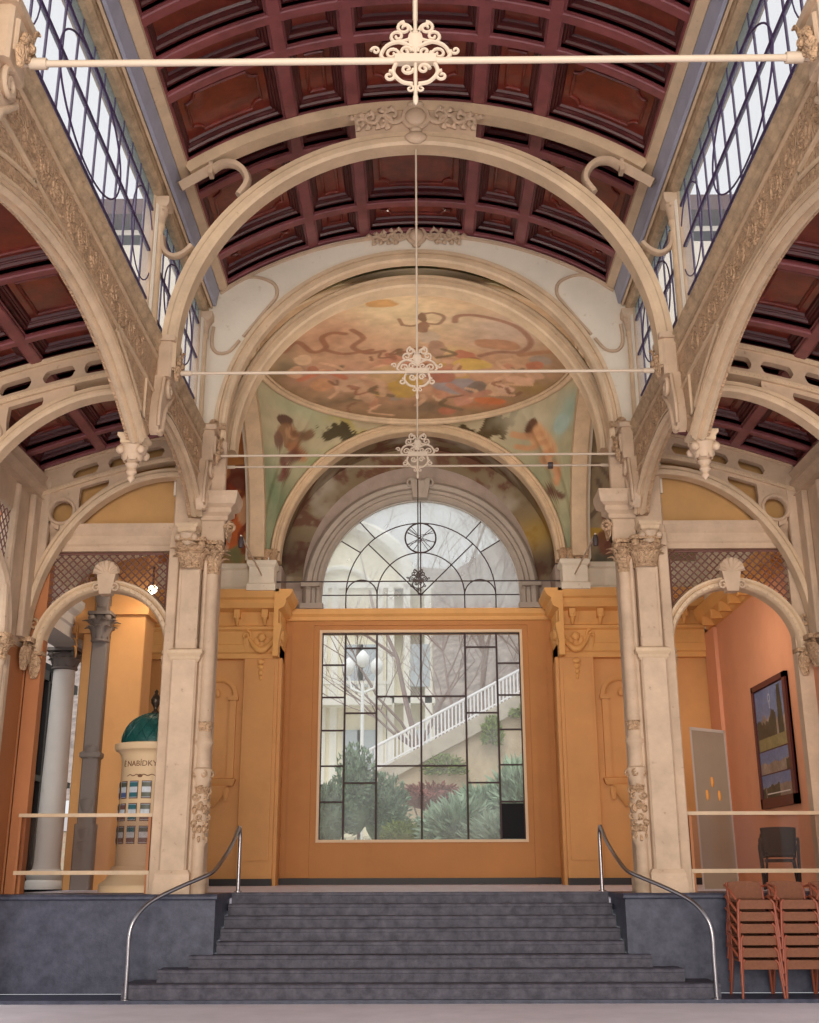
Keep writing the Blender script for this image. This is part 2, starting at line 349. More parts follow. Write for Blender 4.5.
PEND_BLOBS=[
(-1.56, 11.5, 0.9, 0.1, (185, 170, 95), 1),(-2.63, 11.49, 0.84, 0.24, (170, 175, 140), 1),(-3.27, 9.71, 0.39, 1.05, (105, 125, 95), 1),(-2.26, 10.77, 0.6, 0.24, (140, 150, 105), 1),(-1.7, 11.28, 0.51, 0.16, (66, 58, 36), 2),(-1.16, 11.47, 0.32, 0.06, (66, 58, 36), 2),(-2.96, 11.27, 0.16, 0.08, (88, 60, 48), 0),(-2.93, 11.0, 0.23, 0.22, (138, 102, 74), 0),(-2.77, 10.81, 0.2, 0.11, (158, 112, 80), 0),(-3.14, 10.91, 0.09, 0.16, (120, 90, 75), 0),(1.82, 11.35, 0.51, 0.15, (78, 60, 34), 2),(1.24, 11.49, 0.28, 0.05, (78, 60, 34), 2),(3.3, 11.29, 0.36, 0.29, (150, 178, 165), 1),(2.54, 11.41, 0.86, 0.22, (190, 182, 155), 1),(3.01, 9.77, 0.14, 0.81, (165, 160, 125), 1),(2.6, 11.21, 0.12, 0.12, (92, 56, 38), 0),(3.22, 11.13, 0.15, 0.15, (165, 185, 175), 0),(-2.86, 11.06, 0.12, 0.1, (170, 132, 98), 0),(-3.05, 10.36, 0.06, 0.16, (120, 76, 60), 0),(-2.7, 10.72, 0.13, 0.07, (176, 128, 92), 0),(2.72, 11.02, 0.12, 0.14, (214, 170, 128), 0),(3.0, 10.74, 0.14, 0.1, (186, 136, 100), 0),(3.18, 10.2, 0.05, 0.2, (206, 160, 118), 0),]
PEND_LINES=[
([(-2.84, 11.06), (-2.62, 11.09), (-2.43, 11.21)], 0.07, (120, 85, 62)),([(-2.76, 10.75), (-3.05, 10.53), (-3.02, 10.36), (-3.14, 10.18)], 0.1, (110, 68, 60)),([(2.73, 11.1), (2.94, 10.88), (3.05, 10.7)], 0.16, (208, 162, 118)),([(2.86, 11.03), (2.54, 11.11), (2.19, 11.24)], 0.06, (200, 150, 110)),([(2.94, 10.88), (2.6, 10.9), (2.29, 11.0)], 0.06, (195, 145, 105)),([(3.06, 10.66), (2.88, 10.63), (3.16, 10.32), (3.17, 10.06)], 0.1, (192, 142, 104)),([(3.02, 10.01), (3.1, 9.85), (3.29, 9.75)], 0.09, (95, 50, 40)),]

# ------------------------------------------------------------------ floor, podium, staircase
PZ = 1.32                      # level of the landing
mb = MB(); mb.box(-9, 9, -6, 15.62, -.2, 0); struct(mb.build('floor', M['floor']), 'pale grey stone floor of the hall in front of the staircase', 'floor')
mb = MB()
mb.box(-7.2, 7.2, 15.62, 16.4, -.2, .045)
struct(mb.build('trim_1', M['granite']), 'low dark granite base course running below the stairs', 'base course')
for s in (-1, 1):
    t = sthing('wall_podium_'+SIDE[s], 'polished blue grey granite podium wall %s of the staircase' % SIDE[s], 'podium', (s*4.5, 16.5, .045))
    mb = MB(s); mb.box(2.83, 7.2, 16.44, 17.68, .045, PZ-.075); mb.build('facing', M['granite'], t)
    mb = MB(s); mb.prism([(16.4, PZ-.075), (17.68, PZ-.075), (17.68, PZ), (16.42, PZ), (16.385, PZ-.03), (16.385, PZ-.06)], 'x', 2.8, 7.2); mb.build('coping', M['granite'], t)
mb = MB(); mb.box(-7.2, 7.2, 17.68, 26.2, PZ-.25, PZ); struct(mb.build('floor_landing', M['landing']), 'polished grey stone landing at the top of the stairs', 'floor')
t = thing('staircase', 'wide dark grey granite staircase of eight steps between the two podium walls', 'staircase', (0, 15.7, .045))
TR = .275; R1 = .225; RR = (PZ-R1)/7
wid = [3.87, 3.48, 3.12, 2.8, 2.8, 2.8, 2.8, 2.8]
for i in range(8):
    y0 = 15.7+i*TR*1.02; z1 = R1+RR*i; z0 = max(.045, z1-RR) if i else .045
    mb = MB(); W_ = wid[i]; y1 = 17.68 if i < 7 else 17.9
    z1 = min(z1, PZ)
    # nosed profile
    mb.prism([(y0+.008, z0), (y0+.008, z1-.05), (y0, z1-.045), (y0, z1-.012), (y0+.01, z1), (y0+TR+.03, z1), (y0+TR+.03, z0)], 'x', -W_, W_)
    if i < 3: mb.box(-W_, W_, y0+TR, 16.44, z0, z1)
    mb.build('step', M['step'], t)
# handrails
for s in (-1, 1):
    t = thing('handrail', 'bent tubular steel handrail on the %s side of the stairs' % SIDE[s], 'handrail', (s*3.78, 15.68, .045), 'steel stair handrails')
    path = [(s*x, y, z) for x, y, z in ((3.8, 15.66, .05), (3.8, 15.66, .5), (3.8, 15.66, .85), (3.74, 15.7, 1.05), (3.6, 15.83, 1.23), (3.3, 16.02, 1.4), (2.98, 16.25, 1.55), (2.86, 16.42, 1.63), (2.79, 16.75, 1.8), (2.76, 17.3, 2.02), (2.76, 17.7, 2.2),
            (2.76, 17.85, 2.26), (2.76, 17.95, 2.22), (2.76, 17.98, 2.1), (2.76, 17.98, 1.8), (2.76, 17.98, PZ))]
    mb = MB(); mb.tube(catmull(path, 4), .028, 10); mb.build('tube', M['steel'], t, 60)
    for q, zz in ((path[0], .045), (path[-1], PZ)):
        mb = MB(); mb.lathe([(0, zz), (.06, zz), (.06, zz+.012), (.03, zz+.02)], q[0], q[1], 16); mb.build('flange', M['steel'], t, 40)

# ------------------------------------------------------------------ main piers
for s in (-1, 1):
    t = thing('pier', 'cream composite pier with carved capital standing %s of the stairs' % SIDE[s], 'pier', (s*3.45, 16.9, PZ), 'cream piers flanking the staircase')
    f = MB(s)   # core and strips
    f.box(3.16, 3.86, 16.84, 17.5, PZ, 6.75, .02)
    f.box(3.24, 3.3, 16.72, 16.86, PZ, 6.5, .015); f.box(3.7, 3.86, 16.78, 17.04, PZ, 6.62, .015)
    f.build('core', M['cream'], t)
    f = MB(s); f.box(3.3, 3.69, 16.6, 16.86, PZ+.3, 4.66, .03); f.box(3.33, 3.66, 16.64, 16.86, 4.66, 6.06, .02)
    for xx in (3.33, 3.61): f.box(xx, xx+.03, 16.625, 16.66, 4.95, 5.95)
    f.build('pilaster', M['cream'], t)
    f = MB(s); flathe(f, 3.27, 3.7, 16.6, 16.86, [(.045, PZ), (.045, PZ+.14), (.03, PZ+.2), (.03, PZ+.26), (.0, PZ+.32)])
    flathe(f, 3.16, 3.86, 16.84, 17.5, [(.03, PZ), (.03, PZ+.25), (0, PZ+.3)]); f.build('base', M['cream'], t)
    f = MB(s); flathe(f, 3.29, 3.68, 16.62, 16.86, [(.0, 4.6), (.03, 4.64), (.03, 4.67), (.065, 4.72), (.065, 4.77), (.0, 4.8)]); f.build('necking', M['creamfine'], t)
    # engaged round column on the nave side, with rings and carved ornament
    f = MB(s); cx, cy = 3.19, 16.84
    f.lathe([(.14, PZ), (.14, PZ+.12), (.15, PZ+.14), (.15, PZ+.2), (.12, PZ+.24), (.105, PZ+.3), (.1, 1.95), (.118, 2.0), (.12, 2.85), (.15, 2.9), (.15, 2.96), (.165, 3.0), (.165, 3.04), (.125, 3.07), (.12, 3.35), (.15, 3.4), (.155, 3.44), (.125, 3.5), (.112, 3.6), (.104, 6.0)], cx, cy, 20)
    f.build('column_shaft', M['cream'], t, 40)
    f = MB(s)
    for k in range(7):
        a = pi+.15+k*pi*1.1/6.
        f.leaf((cx+cos(a)*.1, cy+sin(a)*.1, 3.5), (cos(a), sin(a), 0), .22, .07, .25)
    f.build('leaf_collar', M['carved'], t, 50); f = MB(s)
    for k in range(7):
        a = pi+.15+k*pi*1.1/6.
        for zz in (2.0, 2.55): f.leaf((cx+cos(a)*.1, cy+sin(a)*.1, zz), (cos(a), sin(a), 0), .24, .06, .28)
    for k in range(3):
        a = pi+.3+k*.9; f.spiral((cx+cos(a)*.15, cy+sin(a)*.15, 3.02-.05), .055, 1.2, pi/2, .016)
    for k in range(5):
        a = pi+.1+k*.62; P = (cx+cos(a)*.115, cy+sin(a)*.115)
        f.spiral((P[0], P[1]-.01, 2.74-.09*(k % 2)), .06, 1.3, k, .018, 'xz', 1 if k % 2 else -1)
        f.ball((P[0], P[1], 2.52-.05*(k % 2)), .05, .045, .07, 8, 6); f.spiral((P[0], P[1]-.01, 2.36-.08*(k % 2)), .05, 1.2, k+2, .016, 'xz')
        f.ball((P[0], P[1], 2.2), .035, .03, .06, 8, 6); f.ball((P[0], P[1], 2.06+.04*(k % 2)), .025, .02, .05, 8, 6)
    f.build('column_ornament', M['carved'], t, 50)
    f = MB(s); capital(f, 3.485, 16.72, 6.02, 6.5, .17, 9); f.build('capital', M['carved'], t, 50)
    f = MB(s); capital(f, cx, cy, 5.98, 6.5, .115, 7, .3); f.build('capital', M['carved'], t, 50)
    # impost with stepped cornice on the nave side
    f = MB(s); f.box(3.02, 3.86, 16.84, 17.0, 6.5, 6.62, .02); f.box(3.06, 3.84, 16.86, 17.0, 6.62, 8.2, .02); f.box(3.02, 3.4, 16.8, 17.0, 6.5, 6.84, .02)
    flathe(f, 3.02, 3.36, 16.84, 17.0, [(0, 6.84), (.04, 6.87), (.04, 6.93), (.1, 6.98), (.1, 7.05), (.17, 7.1), (.19, 7.18), (.2, 7.22), (.2, 7.3), (.02, 7.34)])
    f.build('impost', M['cream'], t)
    f = MB(s)
    for k in range(4): f.leaf((2.98, 16.8+k*.07, 6.55), (-1, -.4, 0), .28, .1, .35)
    f.spiral((2.93, 16.78, 6.72), .09, 1.4, 0, .025); f.build('impost_ornament', M['carved'], t, 50)

# ------------------------------------------------------------------ longitudinal arcades
def seg(yc, R, zc, y0, y1, n=40):
    out = []
    for i in range(n+1):
        y = y0+(y1-y0)*i/n; out.append((y, zc-R+sqrt(max(0, R*R-(y-yc)**2))))
    return out
BIG = seg(10.1, 6.6, 7.34, 7.25, 12.95)       # crown 7.32
def small_low(y):
    if y > 14.4:
        t = (y-14.4)/2.42; return 6.66+.86*sqrt(max(0, 1-t*t))
    return 7.52-.18*((14.4-y)/.9)**2
SMALL = [(13.5+ (16.72-13.5)*i/36, 0) for i in range(37)]; SMALL = [(y, small_low(y)) for y, _ in SMALL]
XF = 3.42
for s in (-1, 1):
    sd = SIDE[s]
    t = thing('arcade_beam', 'carved cream arcade wall with wide flat arch and frieze along the %s side' % sd, 'arcade', (s*3.6, 12, 6.9), 'cream arcades either side of the nave')
    samples = [(5.0, 6.7, 8.2), (7.0, 6.7, 8.2), (7.25, 6.7, 8.2)]+[(y, z+.02, 8.2) for y, z in BIG]+[(12.98, 6.85, 8.2), (13.3, 6.9, 8.2), (13.48, 7.1, 8.2)]+[(y, z+.02, 8.2) for y, z in SMALL]+[(17.0, 6.9, 8.2), (17.2, 6.9, 8.2)]
    f = MB(s); f.cols('yz', samples, XF, 3.6); f.build('spandrel', M['carved'], t)
    # archivolt rings (large and small) projecting below and in front
    def ring(crv, name, m, d0, d1, lo, hi, rolls=True):
        f = MB(s); rows = []
        N = len(crv)
        prof = [(lo, d0+.06), (lo+.03, d0+.02), (lo+.05, d0+.03), (lo+.08, d0), (hi-.07, d0-.01), (hi-.05, d0+.02), (hi-.02, d0), (hi, d0+.03), (hi, d1), (lo+.03, d1), (lo, d1-.03), (lo-.02, d1-.07), (lo+.02, d1-.1), (lo-.02, d1-.14), (lo+.02, d1-.18)]
        for i, (y, z) in enumerate(crv):
            a = crv[max(i-1, 0)]; b = crv[min(i+1, N-1)]; dy, dz = b[0]-a[0], b[1]-a[1]; L_ = sqrt(dy*dy+dz*dz); ny, nz = -dz/L_, dy/L_
            rows.append([(d, y+ny*r, z+nz*r) for r, d in prof])
        f.grid(rows, closed_u=True); f.add(rows[0], [tuple(range(len(prof)))]); f.add(rows[-1], [tuple(range(len(prof)))])
        return f.build(name, m, t, 35)
    ring(BIG, 'arch_moulding', M['creamfine'], XF-.06, 3.56, -.02, .11)
    ring(SMALL, 'arch_moulding', M['creamfine'], XF-.05, 3.54, -.02, .09)
    # running vine scrolls in the frieze
    f = MB(s); rnd = random.Random(5)
    for k in range(19):
        y = 5.6+k*.41
        if 12.95 < y < 14.0: continue
        zb = 7.82; a0 = pi*(k % 2)
        f.spiral((XF-.002, y, zb), .18, 1.5, a0, .014, 'yz', 1 if k % 2 else -1, 20, .4)
        for q in range(8):
            a = rnd.random()*6.28; r_ = rnd.uniform(.06, .18); f.ball((XF, y+r_*cos(a), zb+.75*r_*sin(a)), .012, .035, .016, 6, 4)
    for k in range(150):
        y = rnd.uniform(5.5, 16.6); zz = rnd.choice((rnd.uniform(7.62, 8.02), rnd.uniform(7.62, 7.7), rnd.uniform(7.94, 8.02)))
        if 12.9 < y < 14.0: continue
        f.ball((XF, y, zz), .014, rnd.uniform(.02, .05), rnd.uniform(.012, .03), 6, 4)
    for k in range(6):
        y = 14.15+k*.42
        f.spiral((XF-.002, y, 7.82), .14, 1.5, pi*(k % 2), .014, 'yz', 1 if k % 2 else -1, 16, .4)
    f.build('frieze_scrolls', M['carved'], t, 60)
    # mouldings framing the frieze
    f = MB(s)
    for z, h, d in ((7.53, .035, .025), (8.04, .04, .03)):
        f.prism([(XF+.02, z), (XF-d, z+.01), (XF-d, z+h*.6), (XF+.02, z+h)], 'y', 5, 17.1)
    f.build('frieze_fillet', M['creamfine'], t)
    f = MB(s)   # crowning cornice with sloping sill up to the windows
    f.prism([(XF+.03, 8.12), (XF-.02, 8.13), (XF-.02, 8.17), (XF-.0, 8.19), (XF-.04, 8.23), (XF-.05, 8.26), (XF-.03, 8.28), (XF-.07, 8.31), (XF-.07, 8.35), (XF-.03, 8.37), (XF+.06, 8.4), (XF+.3, 8.42), (XF+.42, 8.42), (XF+.42, 8.12)], 'y', 5, 17.1)
    f.build('crowning_cornice', M['grime'], t)
    # dropping brackets with square tie blocks
    for yb, zt in ((7.55, 8.3), (13.62, 8.3), (16.75, 8.3)):
        f = MB(s); f.box(3.22, XF, yb-.2, yb+.2, 7.78, zt, .03); f.box(3.19, 3.24, yb-.13, yb+.13, 7.9, 8.2, .02)
        f.box(3.18, XF, yb-.24, yb+.24, zt-.02, zt+.06, .02)
        f.build('tie_block', M['cream'], t)
        f = MB(s)
        f.spiral((3.27, yb, 7.66), .13, 1.5, pi/2, .035, 'yz', 1)
        pl = [(-.2, 7.8), (.22, 7.8), (.24, 7.66), (.14, 7.52), (0, 7.4), (-.1, 7.22), (-.14, 7.0), (-.24, 6.94), (-.33, 7.02), (-.34, 7.2), (-.3, 7.42), (-.22, 7.6)]
        f.prism([(yb+a, b) for a, b in pl], 'x', 3.3, XF)
        f.tube(catmull([(3.3, yb+a, b) for a, b in ((.24, 7.64), (.1, 7.5), (-.04, 7.36), (-.12, 7.16), (-.18, 6.98), (-.28, 6.98))], 5), [.035]*26, 8)
        f.tube(catmull([(3.3, yb+a, b) for a, b in ((-.2, 7.76), (-.24, 7.6), (-.31, 7.4), (-.34, 7.2), (-.33, 7.03))], 5), [.025]*21, 8)
        f.build('console_scroll', M['cream'], t, 50)
        f = MB(s)
        for k in range(8):
            a = k*pi/4; f.ball((3.15, yb+.09*cos(a), 7.95+.09*sin(a)+.05), .04, .045, .045, 7, 5)
        f.ball((3.13, yb, 8.0), .05, .05, .05, 8, 6); f.leaf((3.16, yb-.1, 7.75), (-1, -.6, 0), .2, .09, .3); f.leaf((3.16, yb+.1, 8.05), (-1, .6, 0), .2, .09, .3)
        f.build('rosette', M['carved'], t, 60)
    f = MB(s)
    off = [(y, z+.3) for y, z in BIG]
    f.tube([(XF-.01, y, z) for y, z in off if z < 7.5 and y > 11.4]+[(XF-.01, 12.95, 7.56), (XF-.01, 11.55, 7.56)], .022, 6, closed=True)
    f.tube([(XF-.01, y, z) for y, z in off if z < 7.5 and y < 8.8][::-1]+[(XF-.01, 7.35, 7.56), (XF-.01, 8.65, 7.56)], .022, 6, closed=True)
    f.build('spandrel_panel', M['creamfine'], t, 50)
    # hanging pendants at the arch feet
    for yp, zp, lab in ((13.12, 6.72, 'hanging below the arch foot'), (16.62, 6.62, 'on the pier')):
        if yp < 8: continue
        p = thing('pendant', 'small carved cream pendant %s on the %s arcade' % (lab, sd), 'pendant', (s*3.55, yp, zp-.45), 'carved pendants under the arcades')
        f = MB(s); cx = 3.55
        flathe(f, cx-.1, cx+.08, yp-.1, yp+.1, [(0, zp-.06), (.05, zp-.03), (.05, zp+.02), (.08, zp+.05), (.08, zp+.09), (.02, zp+.1)]); f.build('abacus', M['creamfine'], p)
        f = MB(s); f.lathe([(.17, zp-.06), (.16, zp-.12), (.1, zp-.2), (.06, zp-.24), (.085, zp-.28), (.05, zp-.33), (.07, zp-.38), (.035, zp-.42), (.05, zp-.46), (.0, zp-.52)], cx, yp, 14)
        for k in range(6):
            a = k*pi/3+.3; f.leaf((cx+cos(a)*.1, yp+sin(a)*.1, zp-.24), (cos(a), sin(a), 0), .2, .13, .4)
        for k in range(4):
            a = pi/4+k*pi/2; f.ball((cx+cos(a)*.18, yp+sin(a)*.18, zp-.12), .055, .055, .055, 8, 6)
        f.build('carved_drop', M['cream'], p, 50)

# ------------------------------------------------------------------ clerestory
for s in (-1, 1):
    sd = SIDE[s]
    for wi, (y0, y1, lab) in enumerate(((7.75, 13.45, 'large'), (13.75, 16.8, 'narrow'))):
        n = (1 if s < 0 else 3)+wi
        t = sthing('window_%d' % n, '%s leaded clerestory window above the %s arcade' % (lab, sd), 'window', (s*3.62, (y0+y1)/2, 8.9))
        f = MB(s); f.box(3.61, 3.62, y0, y1, 8.42, 10.27); f.build('pane', M['cglass'], t)
        f = MB(s); f.box(3.61, 3.62, y0, y1, 10.27, 10.5); f.build('blue_pane', M['pglass'], t)
        f = MB(s); f.box(3.6, 3.645, y0, y1, 9.625, 9.66); f.box(3.6, 3.64, y0, y1, 8.9, 8.93); f.box(3.6, 3.65, y0, y1, 10.25, 10.285)
        nb = int(round((y1-y0)/.43))
        for k in range(nb+1):
            yy = y0+(y1-y0)*k/nb; f.box(3.605, 3.63, yy-.009, yy+.009, 8.42, 10.27)
            f.box(3.605, 3.625, yy+.1, yy+.11, 10.27, 10.5)
        yc = (y0+y1)/2; ry = (1.2 if wi == 0 else 1.0)
        f.tube([(3.6, yc+ry*cos(a), 9.62+.66*sin(a)) for a in np.linspace(0, 2*pi, 49)[:-1]], .012, 6, closed=True)
        if wi == 0:
            for q in (-1, 1): f.tube([(3.6, yc+q*2.35+.55*cos(a), 9.62+.62*sin(a)) for a in np.linspace(0, 2*pi, 33)[:-1]], .009, 6, closed=True)
        f.build('leading', M['lead'], t)
        f = MB(s); f.box(3.58, 3.72, y0-.04, y0+.04, 8.4, 10.5); f.box(3.58, 3.72, y1-.04, y1+.04, 8.4, 10.5); f.box(3.58, 3.72, y0, y1, 8.38, 8.45); f.build('frame', M['cream'], t)
    for yc, lab in ((7.55, 'nearest'), (13.6, 'middle'), (16.95, 'far')):
        if yc < 8: continue
        t = thing('clerestory_column', 'slender %s cream column between clerestory windows on the %s' % (lab, sd), 'column', (s*3.54, yc, 8.6), 'slender clerestory columns')
        f = MB(s); cx = 3.54
        zb = 8.36
        f.box(cx+.0, 3.76, yc-.16, yc+.16, zb, 10.5, .02); f.build('backing', M['plaster'], t)
        f = MB(s); f.lathe([(.1, zb), (.1, zb+.06), (.08, zb+.1), (.06, zb+.16), (.055, 10.05), (.075, 10.08), (.075, 10.12)], cx, yc-.03, 14); f.build('shaft', M['creamfine'], t, 40)
        f = MB(s); f.lathe([(.06, 10.12), (.075, 10.2), (.11, 10.34), (.12, 10.38)], cx, yc-.03, 10)
        for k in range(6):
            a = k*pi/3; f.leaf((cx+cos(a)*.06, yc-.03+sin(a)*.06, 10.12), (cos(a), sin(a), 0), .2, .07, .3)
        flathe(f, cx-.1, cx+.1, yc-.13, yc+.07, [(0, 10.36), (.04, 10.4), (.04, 10.5), (0, 10.52)]); f.build('capital', M['cream'], t, 50)
    # eaves: weathered moulding, gutter board and cream edge
    t = sthing('trim_%d' % (2 if s < 0 else 3), 'eaves cornice with blue grey gutter board under the %s edge of the ceiling' % sd, 'cornice', (s*3.45, 12, 10.5))
    f = MB(s); f.prism([(3.49, 10.56), (3.53, 10.49), (3.6, 10.5), (3.78, 10.5), (3.78, 11.3), (3.52, 11.3), (3.52, 10.8), (3.47, 10.7), (3.5, 10.64)], 'y', 5, 16.98); f.build('weathered_moulding', M['grime'], t)
    f = MB(s); f.prism([(3.43, 10.66), (3.46, 10.64), (3.48, 10.8), (3.45, 10.8)], 'y', 5, 16.98); f.build('bead', M['creamfine'], t)
    f = MB(s); f.prism([(3.38, 10.7), (3.42, 10.68), (3.45, 10.85), (3.37, 11.05), (3.33, 11.0)], 'y', 5, 16.98); f.build('gutter_board', M['fascia'], t)
    f = MB(s); f.prism([(3.2, 11.02), (3.32, 10.96), (3.37, 11.02), (3.37, 11.15), (3.2, 11.12)], 'y', 5, 16.98); f.build('edge_board', M['creamfine'], t)

# ------------------------------------------------------------------ coffered ceilings
def coffered(root, S, us, vs, hw, hv, big, sub, wood, woodd, woodp, depth=.2, nseg=8):
    # S(u, v, w): u across, v along, w up into the ceiling
    mb = MB()
    def strip(u0, u1, v0, v1, prof, along):
        rows = []; nn = nseg*3 if along == 'u' else 2
        for i in range(nn+1):
            q = i/nn
            if along == 'u': rows.append([S(u0+(u1-u0)*q, (v0+v1)/2+o, w_) for o, w_ in prof])
            else: rows.append([S((u0+u1)/2+o, v0+(v1-v0)*q, w_) for o, w_ in prof])
        mb.grid(rows)
    def prof(h): return [(-h, depth+.1), (-h, .05), (-h+.025, .05), (-h+.025, .015), (-h+.04, 0), (h-.04, 0), (h-.025, .015), (h-.025, .05), (h, .05), (h, depth+.1)]
    for u in us: strip(u, u, vs[0], vs[-1], prof(hw), 'v')
    for v in vs: strip(us[0], us[-1], v, v, prof(hv), 'u')
    mb.build('rib_lattice', wood, root, 30)
    for i in range(len(us)-1):
        for j in range(len(vs)-1):
            a, b = us[i]+hw, us[i+1]-hw; c, d = vs[j]+hv, vs[j+1]-hv
            if b-a < .1 or d-c < .1: continue
            f = MB(); steps = [(0, .04), (0, .1), (.035, .1), (.05, .13), (.07, .13), (.075, depth-.03), (.1, depth-.03), (.12, depth)]
            rows = []
            for o, w_ in steps:
                pts = []
                P, Q, R_, T_ = a+o, b-o, c+o, d-o
                for k in range(nseg): pts.append(S(P+(Q-P)*k/nseg, R_, w_))
                pts.append(S(Q, R_, w_)); 
                for k in range(nseg): pts.append(S(Q-(Q-P)*k/nseg, T_, w_))
                pts.append(S(P, T_, w_)); rows.append(pts)
            f.grid(rows, closed_u=True); fr = f.build('coffer_frame', woodd, root, 30)
            f = MB(); f.grid([[S(a+.1+(b-a-.2)*k/nseg, c+.1+(d-c-.2)*q/2, depth) for k in range(nseg+1)] for q in range(3)])
            if min(b-a, d-c) > .55:
                g = .22; P, Q, R_, T_ = a+g, b-g, c+g, d-g
                big_ = (b-a) > big
                e = .14 if big_ else .0
                pts = []
                def edge(p, q):
                    for k in range(6): pts.append((p[0]+(q[0]-p[0])*k/6, p[1]+(q[1]-p[1])*k/6))
                def corner(cx, cy, a0):
                    for k in range(7): aa = a0-k*pi/2/6; pts.append((cx+e*cos(aa), cy+e*sin(aa)))
                if e:
                    edge((P+e, R_), (Q-e, R_)); corner(Q, R_, pi); edge((Q, R_+e), (Q, T_-e)); corner(Q, T_, -pi/2)
                    edge((Q-e, T_), (P+e, T_)); corner(P, T_, 0); edge((P, T_-e), (P, R_+e)); corner(P, R_, pi/2)
                    n2 = len(pts)
                else:
                    edge((P, R_), (Q, R_)); edge((Q, R_), (Q, T_)); edge((Q, T_), (P, T_)); edge((P, T_), (P, R_))
                f.tube([S(x, y, depth-.012) for x, y in pts], .024, 6, closed=True)
            f.build('coffer_panel', woodp, fr, 30)
CZ, CR = 6.41, 5.67
def SN(u, v, w_):
    a = u/CR; return ((CR+w_)*sin(a), v, CZ+(CR+w_)*cos(a))
def au(x): return CR*asin(x/CR)
t = sthing('ceiling', 'barrel shaped ceiling of dark mahogany coffers over the nave', 'ceiling', (0, 12, 12.3))
coffered(t, SN, [au(-3.25), au(-1.76), au(-.89), au(.89), au(1.76), au(3.25)], [6.0, 7.7, 8.45, 10.05, 10.8, 11.55, 12.2, 13.6, 14.38, 16.12, 17.0], .115, .105, 1.2, 1, M['wood'], M['woodd'], M['woodp'])
f = MB(); f.grid([[SN(u, v, .42) for u in np.linspace(au(-3.6), au(3.6), 25)] for v in (5.8, 17.0)]); f.build('roof_deck', M['woodd'], t)
